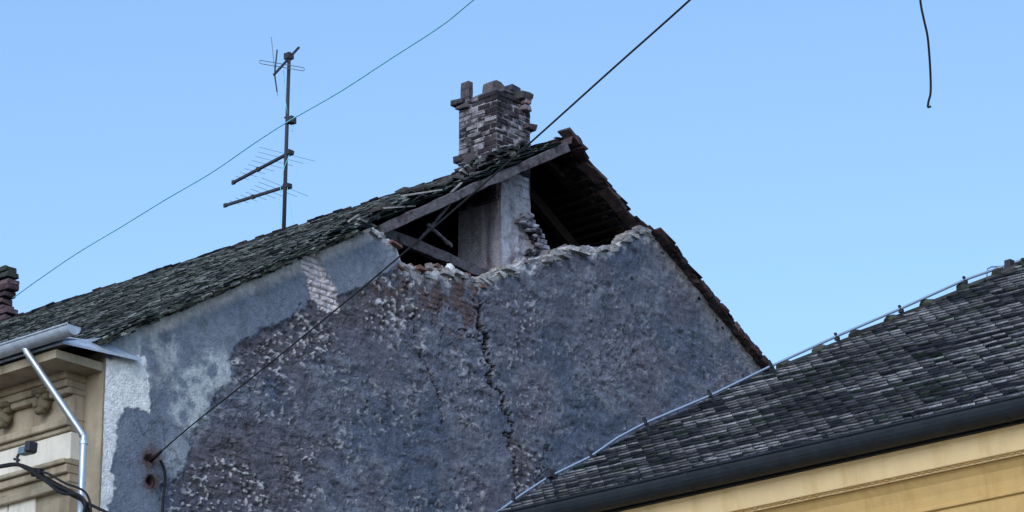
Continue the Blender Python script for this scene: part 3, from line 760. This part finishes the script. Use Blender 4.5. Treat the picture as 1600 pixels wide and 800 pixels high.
# ---- second, ruined chimney far along the ridge
w2 = loc(onu(22, 470, APU+.6))[1]
m = MB(); WF = w2
y_edge = [(421, 18), (430, 20), (440, 21), (452, 20), (458, 15), (466, 13), (474, 9), (480, 18), (490, 20), (500, 14), (520, 14)]
zc = lambda y: loc(onu(10, y, APU+.5))[2]
k = 0; y = 421.
while y < 530:
    xe = float(np.interp(y, [a for a, b in y_edge], [b for a, b in y_edge]))+rng.uniform(-2, 2)
    for du in (0, .26, .52):
        x = xe
        if 468 < y < 484: xs_ = [(xe, xe-9)]; xs_ += [(-4, -26), (-28, -50)]
        else: xs_ = [(xe-i*24-((k % 2)*10 if i else 0), xe-(i+1)*24-(k % 2)*10+2) for i in range(4)]
        for xa, xb in xs_:
            q = onu((xa+xb)/2, y+4, APU+.4+du); wa = loc(onu(xa, y, APU+.4+du))[1]; wb = loc(onu(xb, y, APU+.4+du))[1]
            c = np.array([.05, .055, .045]) if y < 436 else np.array([.11, .075, .085])*rng.uniform(.4, 1.4)
            m.box(q, [G, L, Z], (.125, abs(wb-wa)/2, .043), .014, c)
    y += 9.5; k += 1
bevel(tag(m.build('chimney', M['brick'], house, colors=True), 'ruined stub of a brick chimney with a hole through it'), .01)

# ---- front cornice of the house (tan and white entablature, metal flashing)
w0 = loc(onu(134, 620, 0))[1]
def zf(x, y, u): return loc(on(x, y, H(u, 0, 0), G))[2]
def band(name, u_out, y_top, y_bot, xr, mat, wst=w0, u_in=.05, par=house):
    m = MB(); q = (xr, )
    z1 = loc(onw(xr, y_top, wst))[2]; z0 = loc(onw(xr, y_bot, wst))[2]
    m.hbox(-u_out, u_in, wst, WEND, min(z0, z1), max(z0, z1)); return bevel(m.build(name, mat, par), .01)
DOUT = -loc(onw(106, 700, w0))[0]
z_at = lambda x, y: loc(onw(x, y, w0))[2]
cornice = MB(); 
def cb(d, y1, y0, x=106, mat='tan', name='cornice_band'):
    m = MB(); m.hbox(-d, .03, w0, WEND, z_at(x, y0), z_at(x, y1)-.002); return bevel(m.build(name, M[mat], house), .012)
cb(DOUT+.10, 556, 590, 102); cb(DOUT+.07, 590, 602, 103); cb(DOUT+.03, 602, 612, 104)
cb(DOUT-.06, 612, 652, 104, 'tan', 'frieze'); cb(DOUT+.05, 652, 664, 106); cb(DOUT, 664, 672, 106)
cb(DOUT-.03, 672, 716, 106, 'white', 'white_panel'); cb(DOUT+.06, 716, 724, 106); cb(DOUT+.02, 724, 738, 106, 'tan'); cb(DOUT-.03, 738, 752, 106); cb(DOUT+.04, 752, 764, 106)
m = MB(); m.hbox(-DOUT+.06, .03, w0, WEND, zg, z_at(106, 764)); m.build('pilaster', M['tan'], house)
m = MB(); m.hbox(-.006, .03, -.0, w0, zg, -.02); m.build('corner_strip', M['tan'], house)
# two pale panels under the architrave
for (xa, xb) in ((54, 13), (11, -60)):
    ya = 772; wa = loc(onu(xa, ya, -DOUT+.02))[1]; wb = loc(onu(xb, ya, -DOUT+.02))[1]; zt_ = loc(onu(xa, ya, -DOUT+.02))[2]
    m = MB(); m.hbox(-DOUT+.03, -DOUT+.08, wa, wb, zt_-2.2, zt_); bevel(m.build('window_panel', M['white'], house), .01)
# stucco blobs under the cornice
for (x, y) in ((10, 652), (70, 630), (-50, 672)):
    m = MB(); u = -(DOUT-.06)
    p = onu(x, y, u-.05)
    m.lump(p, .12, 3, .22, (.7, .9, 1.1), seed=4); 
    for j in range(5):
        a = j*1.25; m.lump(p-G*.05+L*.09*math.cos(a)+Z*.1*math.sin(a), .055, 2, .3, (1, 1, 1), seed=j)
    m.box(p+Z*.13-G*.01, [G, L, Z], (.11, .12, .03)); m.build('stucco_bracket', M['ornament'], house, smooth=True)
# flashing sheet on the cornice
zfl = -.13
pa = onw(98, 533, -.14); ua, _, za = loc(pa)
pb = loc(onw(222, 561, -.14))
m = MB(); poly = [H(ua, -.14, za), H(pb[0], -.14, pb[2]), H(pb[0]+.02, .03, pb[2]+.10), H(.0, .04, .0+.03), H(.0, WEND, .03), H(ua, WEND, za)]
V, F = prism(poly, -Z*.03, Z*0); m.add(V, F)
m.build('flashing', M['zinc_dull'], house)
m = MB(); m.hbox(ua+.04, .0, .02, WEND, za-.16, za-.055); m.build('soffit_board', M['tan'], house)
# gutter, half round
ug = ua-.10
g1 = onu(116, 509, ug); zg1 = loc(g1)[2]; wg1 = loc(g1)[1]
rG = .105
m = MB(); S = 12; V = []; F = []
for ww in (wg1, WEND):
    for rr in (rG, rG-.008):
        for k in range(S+1):
            t = math.pi*k/S; V.append(H(ug-math.cos(t)*rr, ww, zg1-math.sin(t)*rr*1.05))
for k in range(S): F += [(k, k+1, 2*S+2+k+1, 2*S+2+k), (S+1+k+1, S+1+k, 3*S+3+k, 3*S+3+k+1)]
F += [(0, 2*S+2, 3*S+3, S+1), (S, 2*S+1, 4*S+3, 3*S+2)]
F += [tuple(range(S+1))]
m.add(V, F)
m.tube([H(ug-rG-.004, wg1, zg1+.004), H(ug-rG-.004, WEND, zg1+.004)], .013, 8)
gut = m.build('gutter', M['zinc_dull'], house, smooth=False)
for k in range(14):
    mm = MB(); ww = wg1+.25+k*.9; mm.bar(H(ug-rG-.014, ww, zg1+.014), H(ug+rG, ww, zg1+.03), .03, .006); mm.build('gutter_strap', M['zinc'], gut)
m = MB(); V, F = prism([H(ug+rG-.02, max(wg1, .05), zg1+.01), H(ug+rG-.02, WEND, zg1+.01), H(-.12, WEND, -.05), H(-.12, .05, -.05)], Z*0, Z*.012); m.add(V, F); m.build('eave_apron', M['zinc_dull'], house)
# downpipe
p0 = onu(38, 538, ug); p1 = onu(43, 552, ug); w_p = None
pe = onw(131, 682, w0-.0); 
pe = on(131, 682, H(-DOUT-.14, 0, 0), G)
pf = H(loc(pe)[0], loc(pe)[1], zg+.2)
xe, ye = proj(H(loc(pe)[0], loc(pe)[1], loc(pe)[2]-1))
m = MB(); m.tube([p0+Z*.06, p0, p0+(p1-p0)*.6, p1, p1+(pe-p1)*.02, pe+(p1-pe)*.02, pe, pe-Z*.03, pf], [.075, .06]+[.044]*7, 14); m.build('downpipe', M['zinc'], house, smooth=True)
d = (p1-pe)
for a_, b_, r_ in ((pe-Z*.06, pe-Z*.10, .052), (p0+Z*.02, p0-Z*.04, .066), (pe+d*.03, pe+d*.015, .05)):
    m = MB(); m.tube([a_, b_], r_, 14); m.build('pipe_collar', M['zinc'], house)

# ================================================================== TILED NEIGHBOUR
e0 = onu(772, 813, .0); e1 = onu(1600, 628, .0)
eD = (e1-e0)/np.linalg.norm(e1-e0)                     # along the eave towards the camera
PB = R(37); hB = G
nb_ = np.cross(eD, hB*math.cos(PB)+Z*math.sin(PB)); nb_ = nb_/np.linalg.norm(nb_); nb_ = nb_ if nb_[2] > 0 else -nb_
sb_ = np.cross(nb_, eD); sb_ = sb_ if sb_[2] > 0 else -sb_
def onB(x, y, lift=0): return on(x, y, e0+nb_*lift, nb_)
uB, wBn, zB = loc(e0)
nbh = thing('tiled_house', H(0, wBn, zg), 'yellow house with dark hipped tile roof and black gutter at lower right', 'house')
hipx = [(772, 812), (800, 797), (850, 769), (905, 738), (950, 709), (1000, 682), (1060, 655), (1120, 626), (1180, 596), (1232, 580), (1300, 550), (1400, 508), (1500, 464), (1600, 421), (1800, 335)]
hs = []
for x, y in hipx:
    q = onB(x, y)-e0; hs.append((q @ eD, q @ sb_))
ha = np.array(hs)
END = 17.
last = ha[-1]; 
ridge_t = last[1]
wf = lambda t: float(np.interp(t, ha[:, 1], ha[:, 0]))
EXB = .098
rowsB = int(ridge_t/EXB)
LICH_LIGHT = np.array([.52, .52, .53])
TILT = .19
LICH_LIGHT = np.array([.42, .42, .46])
rB = tiles('roof', e0-sb_*.06, sb_, nb_, eD, rowsB, EXB, lambda t: wf(min(t, ridge_t))+.02, END, .165, nbh, lich_light=.45, green=.2, red=0, tl=.30, th=.023, jit=.8, lift=.045, topl=.04, lamp=.9)
# solid roof body under the tiles, with hidden sides
hp = [e0+eD*a+sb_*b-nb_*.05 for a, b in hs]
rid_end = e0+eD*END+sb_*ridge_t-nb_*.05
m = MB(); V = [e0+eD*0-nb_*.05]+hp[1:]+[rid_end, e0+eD*END-nb_*.05]
n_ = len(V); bk_u = 2*loc(hp[-1])[0]
V2 = []
for q in V:
    u, w_, z = loc(q); V2.append(H(bk_u-u, w_, z))
F = [tuple(range(n_))]; F += [tuple(range(2*n_-1, n_-1, -1))]
for i in range(n_-2):
    F.append((i, i+1, n_+i+1, n_+i))
F.append((n_-1, n_-2, 2*n_-2, 2*n_-1)); F.append((n_-1, 0, n_, 2*n_-1))
m.add(V+V2, F); o = m.build('roof_base', M['darkroof'], nbh)
# hip tiles
m = MB(); hpl = [onB(x, y, .0) for x, y in hipx]
cum = [0]
for a, b in zip(hpl[:-1], hpl[1:]): cum.append(cum[-1]+np.linalg.norm(b-a))
hp_at = lambda s: np.array([np.interp(s, cum, [p[i] for p in hpl]) for i in range(3)])
s_ = 0.; k = 0
hd = nb_*.35+Z*.6+L*.35; hd /= np.linalg.norm(hd)
while s_ < cum[-1]-.4:
    a = hp_at(s_); b = hp_at(s_+.46)
    c = np.array([.045, .045, .045])*rng.uniform(.7, 1.3)
    x, _ = proj(a)
    low = x < 1190
    r_ = .085 if low else .10
    off_ = -.05 if low else -.012
    halfround(m, a+hd*off_+hd*rng.uniform(-.02, .02)*(1 if low else .3), b+hd*off_, r_+.012, r_-.01, hd, c, thick=.03)
    if not low:
        m.lump(a+hd*.062, .075, 2, .25, (1.3, 1.3, .9), np.array([.05, .055, .045])*rng.uniform(.6, 1.6))
        if rng.random() < .5: m.lump(a+hd*.02+nb_*.03-L*.06, .06, 2, .4, (1.4, 1, .7), (.035, .05, .035))
    else:
        for j in range(3): m.lump(a+(b-a)*rng.random()+hd*rng.uniform(-.02, .03), rng.uniform(.03, .06), 1, .4, (1.3, 1.3, .8), np.array([.035, .03, .03])*rng.uniform(.6, 1.5))
    s_ += .42; k += 1
m.build('hip_tiles', M['tiles'], nbh, colors=True, smooth=False)
m = MB()
for (x, y) in ((1596, 418), (1592, 424), (1600, 420), (1604, 414), (1530, 447), (1540, 443)):
    for j in range(8): m.lump(onB(x, y, .05)+rng.normal(0, .03, 3), rng.uniform(.015, .035), 1, .5, (1, 1, 1), (.03, .042, .03))
tag(m.build('moss', M['tiles'], nbh, colors=True), kind='stuff')['kind'] = 'stuff'
# snow hooks near the eave
for (x, y) in ((1438, 648), (1300, 682), (1215, 702), (1105, 718), (1010, 745), (930, 760), (1530, 622), (990, 752), (880, 770), (1380, 660)):
    q = onB(x, y, .05); m = MB(); m.bar(q-sb_*.10, q+sb_*.12, .03, .012, up=nb_); m.bar(q-sb_*.10, q-sb_*.10+nb_*.07, .07, .012, up=eD); m.build('snow_hook', M['gutter'], nbh)
# gutter: dark, half-round with rolled lip
def eprof(name, prof, mat, a=-.25, b=END, par=nbh, smooth=False, bev=0):
    """profile of (out towards street, up) extruded along the eave"""
    n = len(prof); out = -G
    V = [e0+eD*s_+out*x+Z*z for s_ in (a, b) for x, z in prof]
    F = [tuple(range(n)), tuple(range(2*n-1, n-1, -1))]+[(i, i+n, (i+1) % n+n, (i+1) % n) for i in range(n)]
    m = MB(); m.add(V, F); o = m.build(name, mat, par, smooth=smooth)
    if bev: bevel(o, bev)
    return o
rg = .135; gp = []
gtop = -.02
for k in range(13):
    t = math.pi*k/12; gp.append((.10-math.cos(t)*-rg, gtop-math.sin(t)*rg*1.25)) 
gp2 = [(.10+math.cos(math.pi*k/12)*rg, gtop-math.sin(math.pi*k/12)*rg*1.25) for k in range(13)]
gpi = [(.10+math.cos(math.pi*k/12)*(rg-.01), gtop-math.sin(math.pi*k/12)*(rg-.01)*1.25) for k in range(12, -1, -1)]
gB = eprof('gutter', gp2+gpi, M['gutter'])
m = MB(); m.tube([e0+eD*-.25-G*(.10+rg)+Z*gtop, e0+eD*END-G*(.10+rg)+Z*gtop], .014, 8); m.build('gutter_lip', M['gutter'], gB, smooth=True)
for k in range(9):
    m = MB(); s_ = .9+k*1.9
    m.add([e0+eD*(s_+dx)-G*x+Z*z for dx in (0, .035) for x, z in [(.10+math.cos(math.pi*j/12)*(rg+.006), gtop-math.sin(math.pi*j/12)*(rg+.006)*1.25) for j in range(13)]],
          [(j, j+1, 13+j+1, 13+j) for j in range(12)]); m.build('gutter_joint', M['gutter'], gB)
# cornice profile
eprof('fascia', [(-.05, -.02), (.03, -.02), (.03, -.20), (-.05, -.20)], M['gutter'], a=-.1)
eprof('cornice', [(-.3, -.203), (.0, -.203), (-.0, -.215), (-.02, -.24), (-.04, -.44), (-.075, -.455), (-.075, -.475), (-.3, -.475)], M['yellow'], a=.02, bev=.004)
m = MB(); s_ = .05
while s_ < END:
    m.box(e0+eD*s_-G*(-.068)+Z*-.452, [eD, G, Z], (.020, .010, .006), .002); s_ += .085
m.bar(e0+eD*.03-G*(-.074)-Z*.452, e0+eD*END-G*(-.074)-Z*.452, .014, .008)
tag(m.build('drip_moulding', M['yellow_low'], nbh), kind='stuff')
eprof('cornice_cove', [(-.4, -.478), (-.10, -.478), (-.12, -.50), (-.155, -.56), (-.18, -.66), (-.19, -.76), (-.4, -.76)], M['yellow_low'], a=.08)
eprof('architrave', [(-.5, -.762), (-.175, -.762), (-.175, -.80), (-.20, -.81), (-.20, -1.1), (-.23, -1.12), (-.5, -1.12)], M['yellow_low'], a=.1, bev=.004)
u_, w_, z_ = loc(e0+eD*.15)
m = MB(); ue = loc(e0+eD*END)[0]
V = []
hgt = [H(.27, w_-.1, zg), H(bk_u-.3, w_-.1, zg), H(bk_u-.3, wBn-END, zg), H(.27, wBn-END, zg)]
V = hgt+[H(.27, w_-.1, z_-.5), H(bk_u-.3, w_-.1, z_-.25), H(bk_u-.3, wBn-END, z_-.35), H(.27, wBn-END, z_-.5)]
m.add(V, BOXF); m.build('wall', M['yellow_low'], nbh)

# ---- lightning conductor on the hip
rodpx = [(1640, 392), (1580, 412), (1508, 437), (1408, 482), (1308, 525), (1205, 572), (1110, 618), (1008, 661), (965, 684), (922, 714), (858, 745), (815, 773), (778, 800), (740, 828)]
def hipplane(x, y):   # vertical plane of the hip's middle run, kept just above the tiles
    a = onB(905, 738); b = onB(1600, 421); n = np.cross(b-a, Z); return on(x, y, a, n)
lc = thing('lightning_conductor', hipplane(1205, 590), 'thin grey lightning conductor rod on short posts following the tiled hip', 'lightning rod')
pts = [hipplane(*p) for p in rodpx]
sm = []
for i in range(len(pts)-1):
    for t in np.linspace(0, 1, 6)[:-1]: sm.append(pts[i]*(1-t)+pts[i+1]*t)
sm.append(pts[-1])
m = MB(); m.tube(sm, .015, 8); m.build('rod', M['rod'], lc, smooth=True)
for (x, y, dx, dy, hh) in [(1508, 441, 6, 14, 1), (1408, 486, 8, 16, 1), (1308, 529, 8, 18, 1), (1205, 572, 10, 16, 1), (1110, 618, 10, 16, 1), (1009, 661, 9, 18, 1), (924, 714, 3, 20, 1), (858, 743, 8, 20, 1), (803, 780, 5, 14, 1)]:
    a = hipplane(x-4*dx/10, y-9); b = hipplane(x+dx, y+dy)
    m = MB(); m.bar(a, b, .034, .02, up=L, jit=.002); m.box(hipplane(x, y), [G, L, Z], (.022, .022, .02)); m.build('rod_holder', M['gutter'], lc)
m = MB(); q = hipplane(1579, 414); m.box(q, [G, L, Z], (.06, .04, .045), .004); m.build('clamp_box', M['steel'], lc)
m = MB(); m.tube([hipplane(1542, 432), hipplane(1543, 420), hipplane(1549, 417), hipplane(1578, 416)], .008, 6); m.build('jumper_wire', M['alu'], lc)
m = MB(); m.tube([hipplane(846, 740), hipplane(856, 731), hipplane(868, 741), hipplane(862, 752)], .012, 6); m.box(hipplane(862, 742), [G, L, Z], (.06, .03, .04), .01); m.build('clamp_box', M['steel'], lc)

# ================================================================== TV ANTENNA
ub = onu(443, 366, APU+.0); ant = thing('tv_antenna', ub, 'tall dark television aerial mast with three antennas standing on the roof ridge', 'antenna')
ul, wl, zl = loc(ub)
ztm = loc(onu(452, 82, ul))[2]
vd = ray(450, 200); vd /= np.linalg.norm(vd); vh = np.array([vd[0], vd[1], 0]); vh /= np.linalg.norm(vh)
mt = onu(452, 82, ul)
m = MB(); m.tube([ub-Z*.3, ub+(mt-ub)*.5, mt], [.033, .030, .028], 10); m.build('mast', M['steel'], ant, smooth=True)
def mp(x, y, d=0):      # a point in the vertical plane through the mast that faces the street camera side, pushed by d metres
    return on(x, y, ub+vh*d, vh)
# upper dipole antenna
m = MB(); m.bar(mp(467, 74, .25), mp(428, 117, -.35), .03, .03); m.box(mp(451, 88), [G, L, Z], (.06, .06, .05), .01); m.build('boom', M['steel'], ant)
def loop(pa, pb, gap):
    a = np.asarray(pa); b = np.asarray(pb); up = np.array([0, 0, gap/2]); pts = []
    for k in range(9):
        t = math.pi/2+math.pi*k/8; pts.append(a+up*math.sin(t)+(b-a)/np.linalg.norm(b-a)*gap/2*math.cos(t))
    for k in range(9):
        t = -math.pi/2+math.pi*k/8; pts.append(b+up*math.sin(t)+(b-a)/np.linalg.norm(b-a)*gap/2*math.cos(t))
    pts.append(pts[0]); return pts
m = MB(); m.tube(loop(mp(408, 97, -.1), mp(473, 108, -.1), .055), .006, 6); m.build('folded_dipole', M['alu'], ant)
m = MB(); m.tube([mp(424, 58, -.3), mp(429, 110, -.32)], .006, 6); m.tube([mp(429, 110, -.32), mp(434, 150, -.3)], .006, 6); m.build('reflector', M['alu'], ant)
m = MB(); m.tube([mp(433, 78, -.2), mp(429, 117, -.35)], .012, 6); m.tube([mp(429, 117, -.35), mp(433, 144, -.3)], .011, 6); m.build('director', M['steel'], ant)
for (x0, y0, x1, y1, lens) in [(452, 239, 365, 285, [26, 34, 42, 52, 62, 74, 90, 110]), (449, 291, 352, 321, [24, 32, 40, 50, 60, 74, 92, 112])]:
    zc_ = mp(x0, y0)[2]; a = mp(x0, y0); b = onz(x1, y1, zc_+.0)
    b = a+(b-a)
    if np.linalg.norm(b-a) > 2.2 or np.linalg.norm(b-a) < .5: b = mp(x1, y1, .3)
    m = MB(); m.bar(a, b, .04, .04); m.box(a, [G, L, Z], (.055, .055, .035), .005); bm_ = m.build('boom', M['steel'], ant)
    m = MB(); m.box(b, [G, L, Z], (.02, .03, .03), .004); m.box(a+(b-a)*.55, [G, L, Z], (.025, .03, .03), .004); m.build('boom_cap', M['steel'], bm_)
    d = (b-a)/np.linalg.norm(b-a); pr = np.cross(d, Z); pr /= np.linalg.norm(pr)
    for k, ln_ in enumerate(lens[::-1]):
        q = a+(b-a)*(.04+.115*k); m = MB(); hl = ln_*.0085*.55; m.tube([q-pr*hl, q+pr*hl], .0032, 5); m.build('element', M['alu'], ant)
m = MB(); m.box(mp(455, 188, -.05), [G, L, Z], (.06, .06, .055), .006); m.bar(mp(444, 183, -.03), mp(459, 190, -.03), .02, .03); bevel(m.build('junction_box', M['steel'], ant), .006)
m = MB(); m.tube([mp(455, 196, -.05), mp(454, 203, -.06), mp(458, 206, -.06), mp(460, 200, -.05), mp(457, 194, -.05)], .005, 5); m.build('cable_loop', M['cyanwire'], ant)
m = MB(); m.tube([mp(443, 110, -.1), mp(445, 130, -.05), mp(446, 155, -.04), mp(449, 180, -.04)], .005, 5); m.build('cable', M['cyanwire'], ant); m = MB()
m.tube([mp(452, 242, -.05), mp(444, 262, -.05), mp(439, 285, -.05), mp(437, 310, -.05), mp(439, 352, -.05)], .005, 5); m.build('cable', M['cyanwire'], ant); m = MB()
m.tube([mp(449, 292, -.05), mp(451, 310, -.05), mp(455, 330, -.05), mp(459, 355, -.05)], .005, 5); m.build('cable', M['cyanwire'], ant)

# ================================================================== WIRES
def wire(name, P, r, mat, label, cat='wire', group=None, seg=8, straight=0):
    pts = []
    if straight:                       # a taut wire: 1/distance runs evenly along its picture
        t_ = np.cumsum([0]+[math.hypot(b[0]-a[0], b[1]-a[1]) for a, b in zip(P[:-1], P[1:])])
        k_ = straight; i0, i1 = 1/P[0][2], 1/P[k_][2]
        P = [(p[0], p[1], 1/(i0+(i1-i0)*t/t_[k_])) for p, t in zip(P, t_)]
    P = [at(*p) for p in P]
    n = len(P)
    for i in range(n-1):            # Catmull-Rom
        p0 = P[max(i-1, 0)]; p1 = P[i]; p2 = P[i+1]; p3 = P[min(i+2, n-1)]
        for t in np.linspace(0, 1, 8)[:-1]:
            pts.append(.5*((2*p1)+(-p0+p2)*t+(2*p0-5*p1+4*p2-p3)*t*t+(-p0+3*p1-3*p2+p3)*t**3))
    pts.append(P[-1]); m = MB(); m.tube(pts, r, seg); o = m.build(name, mat, smooth=True)
    return tag(o, label, cat, group)
dist = lambda q: np.linalg.norm(q-O)
dA = dist(onw(235, 720, -.02)); dch = dist(onu(24, 464, APU+.4))
wire('span_cable', [(235, 720, dA), (300, 664, dA*.965), (400, 585, dA*.91), (520, 488, dA*.85), (630, 396, dA*.80), (730, 310, dA*.755), (832, 220, dA*.71), (960, 105, dA*.655), (1080, -2, dA*.60), (1300, -205, dA*.52), (1700, -600, dA*.42)],
     .0082, M['black'], 'thick black cable running from the gable wall up across the chimney into the sky', straight=8)
wire('aerial_wire', [(20, 466, dch), (60, 437, dch*.985), (120, 396, dch*.965), (190, 354, dch*.94), (260, 311, dch*.92), (330, 270, dch*.90), (400, 222, dch*.875), (450, 190, dch*.86), (530, 144, dch*.83), (610, 92, dch*.8), (690, 40, dch*.77), (742, -2, dch*.75), (900, -130, dch*.70), (1200, -400, dch*.6)],
     .009, M['cyanwire'], 'thin pale green wire strung from the ruined stub chimney past the aerial mast', straight=11)
dh = 22
wire('hanging_wire', [(1455, 166, dh), (1450, 167, dh), (1451, 158, dh), (1454, 145, dh), (1454, 120, dh), (1452, 85, dh), (1449, 55, dh), (1443, 28, dh), (1438, 0, dh), (1434, -60, dh), (1433, -200, dh), (1431, -500, dh), (1429, -1100, dh)],
     .0075, M['black'], 'dark loose wire end dangling alone in the sky at the right')
# anchor of the span cable
ah = thing('wall_anchor', onw(235, 720, -.02), 'rusty iron anchor in the gable wall holding the thick black cable', 'anchor')
m = MB(); a_ = onw(233, 722, .05); b_ = at(252, 705, dA*.992); m.tube([a_, (a_+b_)/2, b_], [.028, .024, .016], 8); m.build('shackle', M['rust'], ah)
m = MB(); m.lump(onw(234, 720, .02), .035, 2, .3, (1, .5, 1)); m.build('wall_plate', M['rust'], ah)
hk = MB(); hk.tube([onw(238, 745, .04), onw(240, 747, -.05), onw(241, 755, -.06), onw(238, 762, -.04)], .012, 6)
tag(hk.build('iron_hook', M['rust']), 'rusty iron hook in the dark hole below the cable anchor', 'hook')
def wpath(name, pts, r, label, mat='black', cat='cable', seg=8):
    P = pts; out = []
    n = len(P)
    for i in range(n-1):
        p0 = P[max(i-1, 0)]; p1 = P[i]; p2 = P[i+1]; p3 = P[min(i+2, n-1)]
        for t in np.linspace(0, 1, 7)[:-1]: out.append(.5*((2*p1)+(-p0+p2)*t+(2*p0-5*p1+4*p2-p3)*t*t+(-p0+3*p1-3*p2+p3)*t**3))
    out.append(P[-1]); return out
m = MB(); m.tube(wpath('', [onw(x, y, -.05) for x, y in ((250, 719), (253, 724), (257, 735), (258, 755), (255, 780), (254, 806), (254, 860))], 0, ''), .017, 8)
tag(m.build('wall_cable', M['black'], smooth=True), 'short black cable hanging down the gable wall beside the rusty anchor', 'cable')
# bundle of service cables and its fitting in front of the facade
uc = -DOUT-.35
cbn = thing('cable_bundle', onu(80, 750, uc), 'sagging bundle of black service cables in front of the tan facade', 'cables')
for k, path in enumerate([[(-60, 742), (0, 728), (25, 725), (50, 733), (80, 751), (112, 768), (128, 778), (137, 792), (140, 820)],
                          [(-60, 738), (0, 730), (30, 727), (56, 738), (90, 762), (118, 777), (140, 788), (170, 802), (190, 812)],
                          [(60, 738), (75, 740), (100, 754), (126, 764), (137, 775), (142, 795), (143, 830)],
                          [(30, 727), (58, 741), (85, 757), (115, 771), (132, 790), (134, 820)],
                          [(40, 730), (66, 748), (96, 770), (122, 773), (133, 786), (130, 804)]]):
    m = MB(); m.tube(wpath('', [onu(x, y, uc-.03*k) for x, y in path], 0, ''), .018 if k != 2 else .014, 8); m.build('cable', M['black'], cbn, smooth=True)
m = MB(); m.box(onu(54, 738, uc-.05), [L, G, Z], (.04, .03, .05), .008); m.box(onu(62, 741, uc-.07), [L, G, Z], (.03, .03, .06), .008); m.box(onu(100, 768, uc-.05), [L, G, Z], (.03, .03, .03), .008); m.build('cable_clamp', M['black'], cbn)
fl = thing('bracket_fitting', onu(28, 726, uc), 'small grey box fitting on a bent bracket above the cable bundle', 'fitting')
m = MB(); m.tube([onu(27, 727, uc), onu(27, 714, uc), onu(30, 709, uc), onu(38, 708, uc)], .018, 8); m.tube([onu(22, 717, uc), onu(30, 719, uc)], .016, 6); m.build('bracket', M['steel'], fl)
m = MB(); a_ = onu(33, 706, uc); b_ = onu(51, 702, uc); m.bar(a_, b_, .12, .10, up=Z, jit=.006); bevel(m.build('housing', M['alu'], fl), .012)
m = MB(); m.bar(onu(45, 699, uc-.05), onu(52, 698, uc-.05), .15, .13, up=Z, jit=.004); bevel(m.build('cap', M['steel'], fl), .012)
